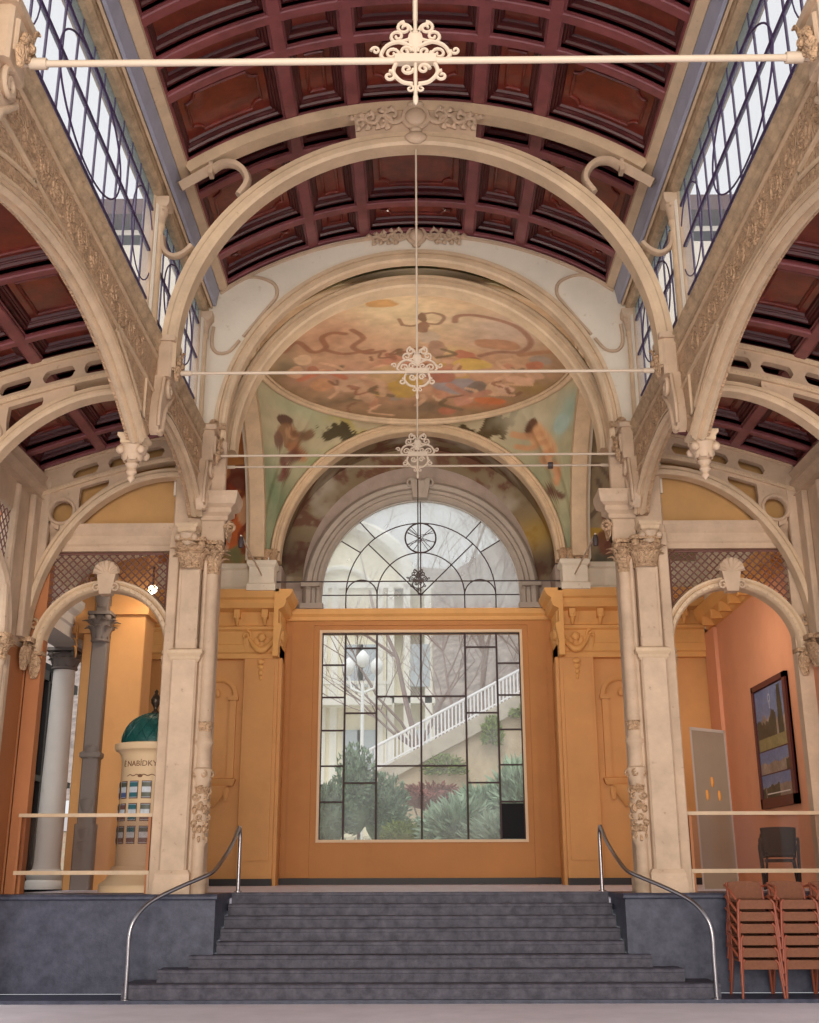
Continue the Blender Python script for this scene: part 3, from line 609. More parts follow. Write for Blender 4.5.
# aisle ceilings
for s in (-1, 1):
    sd = SIDE[s]
    def SA(u, v, w_, s=s):
        q = max(0., (u-3.84)/2.2); return (s*(u+w_*.25), v, 8.28-.62*q**1.35+w_)
    t = sthing('ceiling_aisle_'+sd, 'sloping mahogany coffered ceiling over the %s aisle' % sd, 'ceiling', (s*5, 12, 8.3))
    coffered(t, SA, [3.9, 5.02, 6.05], [6.2, 7.7, 8.3, 9.9, 11.5, 12.9, 13.6, 14.25, 16.1, 16.75], .1, .09, 9, 1, M['wood'], M['woodd'], M['woodp'], .17, 4)
    f = MB(); f.grid([[SA(u, v, .4) for u in np.linspace(3.8, 6.3, 8)] for v in (5.8, 17.2)]); f.build('roof_deck', M['woodd'], t)
    # longitudinal edge beams of the aisle
    f = MB(s); f.prism([(5.88, 7.2), (5.95, 7.25), (5.9, 7.34), (5.84, 7.36), (5.84, 7.42), (5.92, 7.46), (5.86, 7.58), (5.98, 7.72), (6.25, 7.72), (6.25, 7.2)], 'y', 5.5, 16.9)
    struct(f.build('trim_%d' % (4 if s < 0 else 5), M['cream'], None), 'cream moulded cornice along the outer wall of the %s aisle' % sd, 'cornice')
    # cross ribs with pierced slots and quarter arches
    for yr, lab, back in ((13.6, 'nearer', False), (16.86, 'farther', True)):
        t = thing('aisle_rib', 'cream quarter arch rib with oval slots, the %s one across the %s aisle' % (lab, sd), 'arch', (s*5, yr, 6.9), 'cream arch ribs across the aisles')
        up_ = lambda x: 8.26-.62*max(0, (x-3.84)/2.2)**1.35
        lo_ = lambda x: up_(x)-.42
        # slotted band: upper and lower rail plus webs between oval slots
        f = MB(s); slots = [(4.22, .17), (4.72, .2), (5.28, .2)]
        N = 130; top = [(3.84+i*(5.95-3.84)/N) for i in range(N+1)]
        def inslot(x):
            for c, h in slots:
                if abs(x-c) < h:
                    q = abs(x-c)
                    return .085 if q < h-.06 else .085*sqrt(max(0, 1-((q-(h-.06))/.06)**2))
            return 0
        sm1 = []; sm2 = []
        for x in top:
            mid = (up_(x)+lo_(x))/2; g = inslot(x); sm1.append((x, mid+g, up_(x))); sm2.append((x, lo_(x), mid-g))
        f.cols('xz', sm1, yr-.06, yr+.06); f.cols('xz', sm2, yr-.06, yr+.06)
        f.build('slotted_band', M['cream'], t)
        f = MB(s)
        for off in (0., -.4):
            f.grid([[(x, yr-.1, up_(x)+off-.02), (x, yr-.1, up_(x)+off+.05), (x, yr+.1, up_(x)+off+.05), (x, yr+.1, up_(x)+off-.02)] for x in top[::8]], closed_u=True)
        # small beads on rails
        for i in range(36):
            x = 3.9+i*.056
            for off in (.01, -.38): f.ball((x, yr-.1, up_(x)+off), .014, .014, .014, 5, 4)
        f.build('beaded_rail', M['creamfine'], t)
        # quarter arch
        f = MB(s); A_, B_ = 2.12, 2.62; cz = 4.95
        rows = []
        for i in range(41):
            a = radians(94*i/40); rows_ = []
            for r, d in ((0, -.1), (.03, -.13), (.07, -.13), (.1, -.09), (.15, -.09), (.15, .1), (0, .1)):
                rows_.append((3.84+(A_+r)*cos(a), yr+d, cz+(B_+r)*sin(a)))
            rows.append(rows_)
        f.grid(rows, closed_u=True); f.build('quarter_arch', M['creamfine'], t, 35)
        # spandrel with ring and pierced triangle
        f = MB(s); cxr, czr = 5.6, 7.02
        ext = lambda x: cz+(B_+.13)*sqrt(max(0, 1-((x-3.84)/(A_+.13))**2))
        segs = [[], []]; low = []
        xs_ = [4.5+i*(5.94-4.5)/110 for i in range(111)]
        for x in xs_:
            a_, b_ = ext(x), lo_(x)+.01
            if b_ <= a_+.005: continue
            h0 = h1 = (a_+b_)/2
            if abs(x-cxr) < .17: q = sqrt(.17**2-(x-cxr)**2); h0, h1 = czr-q, czr+q
            elif 4.9 < x < 5.34 and b_-a_ > .15: h0, h1 = a_+.07, b_-.07
            segs[0].append((x, max(h1, a_), b_))
            if x > cxr+.02 and h0-a_ > .2: low.append((x, h0-.13 if abs(x-cxr) < .17 else 6.86, h0 if abs(x-cxr) < .17 else h0)); 
            else: segs[1].append((x, a_, max(h0, a_)))
        for sg in (segs[0], segs[1], low):
            if len(sg) > 1: f.cols('xz', sg, yr-.05, yr+.05)
        f.tube([(cxr+.2*cos(a), yr-.06, czr+.2*sin(a)) for a in np.linspace(0, 2*pi, 33)[:-1]], .028, 6, closed=True)
        f.box(5.79, 6.0, yr-.08, yr+.08, 6.0, 7.5, .01); f.build('spandrel_ring', M['cream'], t, 50)

# ------------------------------------------------------------------ transverse arch over the nave
def cartouche(f, cx, y, cz, w_, h, R=None, zc=0):
    # shield with leafy scroll wings; wings follow the arch of radius R about zc
    def pos(u, v):
        if R: a = u/R; return (cx+(R+v)*sin(a), y, zc+(R+v)*cos(a))
        return (cx+u, y, cz+v)
    P = pos(0, 0); f.ball((P[0], y, P[2]), h*.36, .07, h*.36, 16, 8)
    f.tube([(pos(h*.42*cos(a), h*.42*sin(a))) for a in np.linspace(0, 2*pi, 25)[:-1]], .035, 6, closed=True)
    f.ball(pos(0, h*.5), h*.3, .06, h*.12, 10, 6); f.ball(pos(0, -h*.52), h*.22, .06, h*.12, 10, 6)
    for s in (-1, 1):
        for k, (u, v, r) in enumerate(((.34, .12, .2), (.5, -.14, .17), (.66, .1, .14), (.82, -.06, .11))):
            c = pos(s*w_*u, h*v); f.spiral((c[0], y-.01, c[2]), h*r*1.9, 1.2, (0 if s < 0 else pi), .03, 'xz', s*(-1)**k, 16, .5)
        for k in range(9):
            u = .3+k*.075; v = .28*(-1)**k*(1-k*.05); c = pos(s*w_*u, h*v); d = pos(s*w_*(u+.1), h*(v*1.5))
            f.tube([c, ((c[0]+d[0])/2, y-.03, (c[2]+d[2])/2), d], [.02, .045, .012], 6)
for ya, lab in ((13.6, 'second'), (7.55, 'nearest')):
    if ya < 8: continue
    t = thing('transverse_arch', 'slender round cream iron arch spanning the nave below a flatter rib', 'arch', (0, ya, 8.4))
    f = MB(); f.arc('xz', (0, ya, 8.15), [(3.18, -.12), (3.22, -.15), (3.3, -.15), (3.33, -.12), (3.4, -.12), (3.4, .12), (3.18, .12)], -4, 184, 76); f.build('round_arch', M['creamfine'], t, 35)
    f = MB(); rows = []
    for i in range(41):
        a = au(-3.25)+(au(3.25)-au(-3.25))*i/40; x0, _, z0 = SN(a, 0, -.17); x1, _, z1 = SN(a, 0, -.01); rows.append([(x0, ya-.12, z0), (x0, ya+.12, z0), (x1, ya+.12, z1), (x1, ya-.12, z1)])
    f.grid(rows, closed_u=True); f.build('upper_rib', M['creamfine'], t, 35)
    for s in (-1, 1):
        f = MB(s); f.tube([(3.3, ya-.02, 10.74), (2.86, ya-.02, 11.04)], .075, 4, 1.6, side=(.6, 0, .8)); f.build('bracket_bar', M['cream'], t)
        f = MB(s); f.tube(catmull([(2.86, ya-.04, 10.99), (2.72, ya-.04, 11.09), (2.54, ya-.04, 11.08), (2.4, ya-.04, 10.95), (2.36, ya-.04, 10.78), (2.47, ya-.04, 10.58)], 5), [.06]*26, 6, 1.4); f.box(2.84, 2.9, ya-.12, ya+.04, 10.9, 11.08); f.build('scroll', M['cream'], t, 50)
        f = MB(s); f.tube(catmull([(3.5, ya-.02, 9.95), (3.46, ya-.02, 9.74), (3.34, ya-.02, 9.64), (3.2, ya-.02, 9.68), (3.08, ya-.02, 9.8)], 5), [.045]*21, 6, 1.4); f.build('crescent_bracket', M['cream'], t, 50)
    f = MB(); cartouche(f, 0, ya-.14, 11.78, .95, .42, 3.62, 8.15)
    f.grid([[( (3.4)*sin(a), ya-.1, 8.15+3.4*cos(a)) , (3.8*sin(a*.93), ya-.1, 8.15+3.8*cos(a*.93)-.08*a*a)] for a in np.linspace(-.25, .25, 13)])
    f.ball((0, ya-.16, 11.42), .16, .06, .1); f.build('cartouche', M['cream'], t, 50)

# ------------------------------------------------------------------ end wall of the nave with the round opening
ZC = 8.4
t = sthing('wall_end', 'white plastered end wall of the nave around the great round arch', 'wall', (0, 17.2, 8.4))
f = MB(); Ro = 3.2; sm = [(-3.9, 7.34, SN(au(-3.3), 0, .1)[2]), (-Ro, 7.34, SN(au(-Ro), 0, .1)[2]), ]
for i in range(61):
    a = pi-pi*i/60; x = Ro*cos(a); sm.append((x, ZC+Ro*sin(a), SN(au(x), 0, .1)[2]))
sm += [(Ro, 7.34, SN(au(Ro), 0, .1)[2]), (3.9, 7.34, SN(au(3.3), 0, .1)[2])]
f.cols('xz', sm, 17.0, 17.1); f.build('plaster_face', M['plaster'], t)
f = MB(); pr_ = [(3.1, .0), (3.1, -.06), (3.13, -.1), (3.18, -.1), (3.2, -.05), (3.24, -.05), (3.25, -.09), (3.31, -.09), (3.33, -.02), (3.33, .05), (3.1, .1)]
f.arc('xz', (0, 17.0, ZC), pr_, 0, 180, 72)
for s in (-1, 1):
    g = MB(s); g.prism([(3.1, 16.94), (3.15, 16.9), (3.18, 16.9), (3.2, 16.95), (3.24, 16.95), (3.25, 16.91), (3.31, 16.91), (3.33, 16.98), (3.33, 17.05), (3.1, 17.1)], 'z', 7.34, ZC)
    f.add(g.v, g.f)
f.build('archivolt', M['creamfine'], t, 35)
f = MB()
for s in (-1, 1):
    f.tube(catmull([(s*x, 16.98, z) for x, z in ((3.32, 10.93), (2.85, 11.23), (2.45, 11.13), (2.36, 10.9), (2.5, 10.66), (2.9, 10.12))], 6), .03, 6)
    f.tube(catmull([(s*x, 16.98, z) for x, z in ((2.96, 10.05), (3.12, 9.85), (3.3, 9.82), (3.4, 9.92), (3.42, 10.1), (3.4, 10.3))], 6), .03, 6)
for k in range(1):
    f.tube([(x, 16.98, SN(au(x), 0, -.06)[2]) for x in np.linspace(-3.2, 3.2, 40)], .035, 6)
f.build('wall_moulding', M['cream'], t, 50)
f = MB(); cartouche(f, 0, 16.95, 11.97, .85, .36, 3.6, 8.4)
f.build('cartouche', M['cream'], t, 50)
# leafy corner capitals on the arch impost
f = MB()
for s in (-1, 1):
    g = MB(s)
    for k in range(3):
        g.leaf((3.3, 16.9, 7.75+.28*k), (-.8, -.6, 0), .26, .16, .3)
    g.box(3.1, 3.5, 16.86, 17.1, 8.42, 8.52, .02); f.add(g.v, g.f)
f.build('impost_leaves', M['carved'], t, 50)

# ------------------------------------------------------------------ domed crossing
YC, ZS = 21.05, 8.3
def ring_pt(th, r=3.36, z=11.6): return (r*cos(th), YC+r*sin(th), z)
def bnd(th, hx=3.62, hy=3.6):
    c, s_ = cos(th), sin(th); k = min(hx/max(abs(c), 1e-6), hy/max(abs(s_), 1e-6)); x, y = k*c, k*s_
    tt = y if abs(abs(x)-hx) < 1e-4 else x
    R = 3.35; z = ZS+sqrt(max(0, R*R-tt*tt)); return (x, YC+y, z)
t = sthing('ceiling_dome', 'painted domed vault with an oval fresco of sky and figures over the crossing', 'vault', (0, YC, 11.6))
NT, NS = 480, 90
rows = []
for j in range(NS+1):
    q = j/NS; row = []
    for i in range(NT):
        th = 2*pi*i/NT; A = Vector(ring_pt(th)); B = Vector(bnd(th)); L_ = (B-A).length
        P = A.lerp(B, q); rad = Vector((cos(th), sin(th), 0)); n_ = (rad*.75+Vector((0, 0, .65)))
        row.append(tuple(P+n_*(sin(pi*q)*L_*.11)))
    rows.append(row)
f = MB(); f.grid(rows, closed_u=True)
V = np.array(f.v); u, v = V[:, 0], V[:, 2]
n1 = fbm(u*1.2+4, v*1.2+V[:, 1])[:, None]
base = L3((130, 138, 110))*(1-n1)+L3((180, 172, 138))*n1
hi = np.clip((v-10.2)/1.6, 0, 1)[:, None]; base = base*(1-hi)+L3((196, 180, 148))*hi
far = V[:, 1] > YC
colr = base.copy()
colr[far] = paint(u[far], v[far], base[far], PEND_BLOBS, PEND_LINES, .03)
f.build('pendentives', M['fresco'], t, 60, col=np.clip(colr, 0, 1))
f = MB(); rows = [[(r*cos(a), YC+r*sin(a), 11.6+.35*(1-(r/3.36)**2)) for a in np.linspace(0, 2*pi, 361)[:-1]] for r in np.linspace(.01, 3.3, 110)]
f.grid(rows, closed_u=True); V = np.array(f.v); u, v = V[:, 0], V[:, 1]
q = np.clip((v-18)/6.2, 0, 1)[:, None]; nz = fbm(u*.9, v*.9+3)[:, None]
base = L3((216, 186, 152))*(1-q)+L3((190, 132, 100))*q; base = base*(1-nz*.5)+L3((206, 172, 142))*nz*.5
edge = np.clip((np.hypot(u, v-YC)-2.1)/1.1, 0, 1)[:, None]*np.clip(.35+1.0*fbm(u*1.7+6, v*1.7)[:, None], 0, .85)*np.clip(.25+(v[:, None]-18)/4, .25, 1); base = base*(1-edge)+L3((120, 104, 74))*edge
rr = random.Random(11); extra = []
for k in range(46):   # crowd of small figures in the lower half
    x = rr.uniform(-2.6, 2.6); y = rr.uniform(21.4, 23.9)
    if (x*x+(y-YC)**2) > 9: continue
    c = rr.choice([(214, 168, 136), (200, 140, 112), (222, 186, 150), (188, 110, 84), (196, 160, 90), (160, 96, 76), (150, 140, 130)])
    extra.append((x, y, rr.uniform(.08, .24), rr.uniform(.1, .24), c, 0))
exl = []
for k in range(30):
    x = rr.uniform(-2.5, 2.5); y = rr.uniform(21.2, 23.7)
    exl.append(([(x, y), (x+rr.uniform(-.3, .3), y+rr.uniform(.1, .3)), (x+rr.uniform(-.5, .5), y+rr.uniform(-.1, .5))], rr.uniform(.04, .08), rr.choice([(120, 78, 58), (222, 180, 146), (150, 92, 70), (96, 84, 60)])))
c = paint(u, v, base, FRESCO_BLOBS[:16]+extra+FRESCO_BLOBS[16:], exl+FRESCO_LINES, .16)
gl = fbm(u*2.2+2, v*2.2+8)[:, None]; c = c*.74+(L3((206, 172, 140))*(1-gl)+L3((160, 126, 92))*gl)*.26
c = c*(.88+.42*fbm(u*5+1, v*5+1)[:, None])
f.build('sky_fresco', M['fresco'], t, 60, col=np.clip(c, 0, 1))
f = MB(); f.tube([ring_pt(a, 3.34, 11.58) for a in np.linspace(0, 2*pi, 121)[:-1]], .07, 8, closed=True)
f.tube([ring_pt(a, 3.24, 11.6) for a in np.linspace(0, 2*pi, 121)[:-1]], .03, 6, closed=True); f.build('oval_ring', M['creamfine'], t, 60)
# crossing arches: near, far and side
AP = [(3.13, -.18), (3.16, -.22), (3.21, -.22), (3.23, -.17), (3.27, -.17), (3.29, -.22), (3.34, -.22), (3.38, -.16), (3.38, .14), (3.13, .14)]
for nm, yy, lab, m in (('near', 17.72, 'near', 'creamfine'), ('far', 24.75, 'far', 'creamfine')):
    t2 = thing('crossing_arch', 'moulded cream arch carrying the %s side of the painted dome' % lab, 'arch', (0, yy, 8.3), 'cream arches around the crossing')
    f = MB(); f.arc('xz', (0, yy, ZS), AP if nm == 'far' else [(r-.09, d) for r, d in AP], 0, 180, 72); f.build('arch_ring', M[m], t2, 35)
for s in (-1, 1):
    t2 = thing('crossing_arch', 'moulded cream arch carrying the %s side of the painted dome' % SIDE[s], 'arch', (s*3.62, YC, 8.3), 'cream arches around the crossing')
    f = MB(s); f.arc('yz', (3.62, YC, ZS), [(r, -d-.04) for r, d in AP][::1], 0, 180, 72); f.build('arch_ring', M['creamfine'], t2, 35)
    # corner pedestal block above the orange cornice, with leaf capital
    for yy, lab in ((24.62, 'back'),):
        c = thing('corner_block', 'white plaster corner block under the dome at the back %s corner' % SIDE[s], 'block', (s*3.5, yy, 7.56), 'white corner blocks under the dome')
        f = MB(s); flathe(f, 3.2, 3.8, yy-.3, yy+.2, [(.02, 7.56), (.02, 7.7), (-.02, 7.74), (-.02, 8.1), (.03, 8.15), (.03, 8.24), (0, 8.26)]); f.build('block', M['plaster'], c)
        f = MB(s)
        for k in range(4):
            f.leaf((3.26+k*.16, yy-.28, 8.24), (0, -1, 0), .26, .14, .3)
        f.leaf((3.2, yy-.1, 8.24), (-1, 0, 0), .26, .14, .3); f.leaf((3.2, yy+.08, 8.24), (-1, 0, 0), .26, .14, .3)
        f.build('leaf_capital', M['carved'], c, 50)
# painted soffit strip between nave arch and crossing arch
f = MB(); rows = [[(3.45*cos(a), y, ZC+3.36*sin(a)) for a in np.linspace(0, pi, 200)] for y in np.linspace(17.05, 17.7, 10)]
f.grid(rows); V = np.array(f.v); nn = fbm(V[:, 0]*3, V[:, 2]*3+V[:, 1]*2)[:, None]; n2 = fbm(V[:, 0]*6+3, V[:, 2]*6)[:, None]
c = L3((176, 166, 120))*(1-nn)+L3((120, 118, 84))*nn; c = np.where(n2 > .58, L3((196, 160, 112)), c)
struct(f.build('ceiling_soffit', M['fresco'], None, 60, col=c), 'narrow painted green soffit strip between two round arches', 'soffit')
# lateral vault bays of the crossing
for s in (-1, 1):
    t = sthing('wall_transept_'+SIDE[s], 'painted upper wall of the %s transept beside the dome' % SIDE[s], 'wall', (s*4.8, 24.9, 8.3))
    f = MB(s); f.grid([[(x, 24.86, z) for x in np.linspace(3.62, 6.4, 60)] for z in np.linspace(8.26, 12.2, 80)])
    V = np.array(f.v); u, v = V[:, 0]*s, V[:, 2]
    nn = fbm(u*1.6+8*s, v*1.6)[:, None]
    if s < 0:
        base = L3((168, 92, 60))*(1-nn)+L3((216, 160, 96))*nn
        c = paint(u, v, base, [(4.2, 8.6, .5, .35, (96, 118, 84), 1), (4.3, 9.1, .25, .4, (206, 110, 62), 0), (4.0, 9.6, .2, .3, (214, 168, 130), 0), (4.5, 9.8, .3, .5, (150, 64, 44), 0), (4.1, 10.4, .3, .3, (120, 70, 60), 0)],
                  [([(3.8, 10.1), (4.2, 10.5), (4.5, 10.2), (4.2, 9.9), (4.0, 10.2)], .08, (120, 60, 44)), ([(3.9, 9.3), (4.1, 9.0), (4.0, 8.6)], .08, (130, 60, 44)), ([(4.4, 9.5), (4.6, 9.0), (4.4, 8.7)], .07, (222, 180, 150))], .1)
    else:
        base = L3((150, 130, 104))*(1-nn)+L3((182, 166, 140))*nn
        c = paint(u, v, base, [(4.1, 9.0, .3, .18, (196, 160, 70), 0), (4.2, 8.5, .5, .25, (70, 74, 66), 1), (4.4, 9.6, .3, .5, (150, 122, 100), 1), (4.3, 8.8, .2, .3, (128, 86, 70), 0)],
                  [([(4.0, 9.4), (4.3, 9.8), (4.2, 10.3)], .07, (120, 100, 84)), ([(3.9, 10.4), (4.2, 10.7), (4.5, 10.3)], .06, (132, 110, 92)), ([(4.3, 9.4), (4.5, 9.0), (4.3, 8.7)], .06, (120, 76, 62))], .1)
    f.build('painted_wall', M['fresco'], t, 60, col=np.clip(c, 0, 1))
    f = MB(s); f.box(3.6, 6.5, 24.9, 25.2, 7.5, 12.5); f.box(3.8, 6.5, 17.2, 25.2, 12.0, 12.3); f.box(3.8, 6.5, 17.2, 17.4, 6.8, 12.2); f.box(6.35, 6.6, 17.2, 25.2, 6.7, 12.3); f.build('plaster_shell', M['plaster'], t)
    f = MB(s)   # side spandrel wall above the side arch
    sm = [(YC-3.85, 8.3, 12.4), (YC-3.44, 8.3, 12.4)]+[(YC-3.44*cos(pi*i/48), ZS+3.44*sin(pi*i/48), 12.4) for i in range(49)]+[(YC+3.44, 8.3, 12.4), (YC+3.85, 8.3, 12.4)]
    f.cols('yz', sm, 3.7, 3.9); f.build('spandrel_wall', M['plaster'], t)
    f = MB(s)   # white band
    flathe(f, 3.78, 6.4, 24.75, 25.1, [(0, 7.56), (0, 7.72), (-.03, 7.76), (-.03, 8.14), (.03, 8.18), (.03, 8.28), (0, 8.3)]); f.build('white_band', M['plaster'], t)
f = MB(); f.box(-6.6, 6.6, 17.0, 26.6, 12.5, 12.8); struct(f.build('ceiling_roof', M['woodd']), 'roof over the crossing', 'roof')
f = MB(); f.cols('xz', [(-3.9, 12.0, 12.6), (3.9, 12.0, 12.6)], 17.02, 17.34); f.box(-3.9, 3.9, 24.9, 25.2, 11.75, 12.6); struct(f.build('wall_upper', M['plaster']), 'plain plaster closing the top of the arches', 'wall')

# ------------------------------------------------------------------ window recess
t = sthing('wall_back', 'orange back wall of the recess, coloured darker for its shade, holding the tall leaded window', 'wall', (0, 26, 1.32))
YW = 26.0; WC = .06; WX0, WX1 = -2.25, 2.36; WZ0, WZ1 = 2.27, 6.93
f = MB(); f.box(-3.3, WX0, YW, YW+.3, PZ, 7.47); f.box(WX1, 3.3, YW, YW+.3, PZ, 7.47); f.box(WX0, WX1, YW, YW+.3, PZ, WZ0); f.box(WX0, WX1, YW, YW+.3, WZ1, 7.47)
for a, b in ((-2.96, -2.45), (2.55, 2.96)): f.box(a, b, YW-.04, YW, PZ+.15, 7.1)
f.box(-2.96, 2.96, YW-.04, YW, 7.1, 7.2)
f.build('masonry', M['ochre'], t)
f = MB(); f.prism([(YW, 7.2), (YW-.06, 7.22), (YW-.08, 7.3), (YW-.14, 7.36), (YW-.16, 7.44), (YW-.16, 7.48), (YW+.1, 7.5)], 'x', -3.15, 3.15); f.build('sill_cornice', M['orange2'], t)
R0 = 2.38; LZ = 7.85
f = MB(); sm = [(-3.4, 7.47, 11.9), (WC-R0, 7.47, 11.9)]+[(WC-R0*cos(pi*i/60), LZ+R0*sin(pi*i/60), 11.9) for i in range(61)]+[(WC+R0, 7.47, 11.9), (3.4, 7.47, 11.9)]
f.cols('xz', sm, YW, YW+.3); f.build('lunette_wall', M['greybrown'], t)
# grey stone archivolt around the lunette
a_ = thing('lunette_archivolt', 'grey stone archivolt with keystone framing the half round window', 'arch', (WC, 25.9, 7.5))
f = MB(); ap = [(2.34, .0), (2.34, -.1), (2.4, -.16), (2.46, -.16), (2.5, -.1), (2.58, -.1), (2.6, -.2), (2.7, -.22), (2.76, -.17), (2.8, -.08), (2.8, .04)]
f.arc('xz', (WC, YW, LZ), ap, 0, 180, 72)
for s in (-1, 1): f.prism([(WC+s*r, YW+d) for r, d in ap], 'z', 7.47, LZ)
f.build('stone_ring', M['stonearch'], a_, 35)
f = MB(); f.prism([(WC-.17, LZ+2.32), (WC+.17, LZ+2.32), (WC+.24, LZ+2.78), (WC-.24, LZ+2.78)], 'y', YW-.3, YW-.05); f.spiral((WC-.22, YW-.26, LZ+2.7), .13, 1.3, 0, .035); f.spiral((WC+.22, YW-.26, LZ+2.7), .13, 1.3, pi, .035, 'xz', -1); f.leaf((WC, YW-.28, LZ+2.35), (0, -1, 0), .4, .2, .25)
f.build('keystone', M['stonearch'], a_, 50)
f = MB()
for s in (-1, 1):
    f = MB(); f.box(WC+s*2.3, WC+s*2.86, YW-.24, YW, 7.47, 7.6, .02); f.build('impost_base', M['stonearch'], a_)
    f = MB(); f.box(WC+s*2.38, WC+s*2.84, YW-.26, YW, 8.0, 8.12, .02); f.build('impost', M['stonearch'], a_)
# painted barrel vault and jambs of the recess
f = MB(); rows = [[(3.3*cos(a), y, ZS+3.22*sin(a)) for a in np.linspace(0, pi, 240)] for y in np.linspace(24.85, 26.02, 30)]
f.grid(rows)
g0 = len(f.v)
sm = []
for r in np.linspace(2.78, 3.36, 14): sm.append([(WC*.5+r*cos(a), YW-.012, LZ+.3+(r+.12)*sin(a)) for a in np.linspace(0, pi, 240)])
f.grid(sm)
V = np.array(f.v); ang = np.arctan2(V[:, 2]-ZS, V[:, 0]); u = V[:, 0]*1.1; v = V[:, 2]*1.1+V[:, 1]*1.4
nn = fbm(u*1.5, v*1.5+2)[:, None]; n2 = fbm(u*3+5, v*3)[:, None]; n3 = fbm(u*.8+1, v*.8)[:, None]
c = L3((116, 94, 62))*(1-nn)+L3((152, 138, 116))*nn
top = np.exp(-((ang-pi/2)/.7)**2)[:, None]
k1 = np.clip(((n2+fbm(u*9, v*9)[:, None]*.25+top*.12)-.68)/.1, 0, 1)*.75; c = c*(1-k1)+L3((104, 62, 50))*k1
k2 = np.clip((n3-.58)/.15, 0, 1)*.6; c = c*(1-k2)+L3((190, 180, 164))*k2
yel = np.exp(-((ang-.35)/.14)**2)[:, None]*.7; c = c*(1-yel)+L3((176, 142, 60))*yel
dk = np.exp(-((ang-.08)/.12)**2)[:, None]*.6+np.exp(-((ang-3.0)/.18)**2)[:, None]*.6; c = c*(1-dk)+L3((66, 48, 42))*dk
f.build('painted_vault', M['fresco'], t, 60, col=c)
for s in (-1, 1):
    f = MB(s); f.box(3.1, 3.3, 24.95, 26.0, PZ, 7.56); f.build('recess_jamb', M['orange'], t)
    f = MB(s); f.box(3.14, 3.3, 25.0, 26.0, 7.56, 8.3); f.build('upper_jamb', M['greybrown'], t)
f = MB(); f.box(-3.1, 3.1, YW-.06, YW, PZ, PZ+.14)
struct(f.build('baseboard_back', M['black']), 'black skirting along the foot of the window wall', 'baseboard')
# tall window
t = sthing('window_5', 'tall leaded picture window looking onto the garden and stair ramp', 'window', (WC, YW, WZ0))
f = MB()
for b in ((WX0-.06, WX0, WZ0-.06, WZ1+.06), (WX1, WX1+.06, WZ0-.06, WZ1+.06), (WX0, WX1, WZ0-.06, WZ0), (WX0, WX1, WZ1, WZ1+.06)): f.box(b[0], b[1], YW-.05, YW+.12, b[2], b[3])
f.build('frame', M['framew'], t)
f = MB(); f.box(WX0, WX1, YW+.08, YW+.09, WZ0, WZ1); f.build('pane', M['glass'], t)
def wx(p): return WX0+(p-32)/(785-32)*(WX1-WX0)
def wz(p): return WZ1-(p-28)/(822-28)*(WZ1-WZ0)
f = MB(); xs = [32, 120, 240, 408, 577, 697, 785]
for x in xs[1:-1]: f.box(wx(x)-.022, wx(x)+.022, YW+.05, YW+.11, WZ0, WZ1)
hs = [[155, 283, 412, 548, 683], [88, 345, 612], [280, 548], [280, 548], [85, 345, 612], [150, 276, 410, 545, 683]]
for i, H in enumerate(hs):
    for h in H: f.box(wx(xs[i]), wx(xs[i+1]), YW+.055, YW+.105, wz(h)-.018, wz(h)+.018)
for x in (32, 785): f.box(wx(x)-.02, wx(x)+.02, YW+.04, YW+.11, WZ0, WZ1)
f.box(WX0, WX1, YW+.04, YW+.11, WZ1-.02, WZ1+.01)
f.build('leading', M['dlead'], t)
f = MB(); f.box(wx(700), wx(782), YW+.065, YW+.075, wz(820), wz(690)); f.build('dark_pane', M['black2'], t)
# half round window
t = sthing('window_6', 'half round leaded lunette window with concentric tracery', 'window', (WC, YW, 7.5))
f = MB(); f.cols('xz', [(WC-R0*cos(pi*i/48), 7.5, LZ+R0*sin(pi*i/48)) for i in range(49)], YW+.08, YW+.09); f.build('pane', M['lglass'], t)
f = MB(); f.tube([(WC-(R0-.02)*cos(pi*i/48), YW+.02, LZ+(R0-.02)*sin(pi*i/48)) for i in range(49)], .035, 6); f.build('frame', M['white'], t, 60)
f = MB(); yl = YW+.06; rb = .015
def arcp(cx, cz, r, a0=0, a1=pi, n=36): return [(cx+r*cos(a0+(a1-a0)*i/n), yl, cz+r*sin(a0+(a1-a0)*i/n)) for i in range(n+1)]
f.tube(arcp(WC, LZ, 1.78), rb, 6); f.tube(arcp(WC, LZ, 1.04), rb, 6)
for r in (1.78, 1.04):
    for s in (-1, 1): f.tube([(WC+s*r, yl, LZ), (WC+s*r, yl, 7.5)], rb, 6)
f.tube([(WC-R0+.02, yl, LZ), (WC+R0-.02, yl, LZ)], rb, 6); f.tube([(WC, yl, 7.5), (WC, yl, LZ+R0)], rb, 6)
for s in (-1, 1):
    f.tube([(WC, yl, LZ), (WC+s*1.78*cos(radians(45)), yl, LZ+1.78*sin(radians(45)))], rb, 6)
    for aa in (36, 52): f.tube([(WC+s*1.78*cos(radians(aa)), yl, LZ+1.78*sin(radians(aa))), (WC+s*2.36*cos(radians(aa-1)), yl, LZ+2.36*sin(radians(aa-1)))], rb, 6)
    f.tube(arcp(WC+s*1.41, LZ, .37), rb, 6)
f.tube(arcp(WC, LZ+1.41, .37, 0, 2*pi), .02, 6)
rr = random.Random(2)
for k in range(9):
    a = rr.uniform(0, 6.28); b = a+rr.uniform(2, 4); f.tube([(WC+.36*cos(a), yl, LZ+1.41+.36*sin(a)), (WC+.1*cos(b), yl, LZ+1.41+.1*sin(b)), (WC+.36*cos(b), yl, LZ+1.41+.36*sin(b))], .008, 5)
f.build('leading', M['dlead'], t, 60)

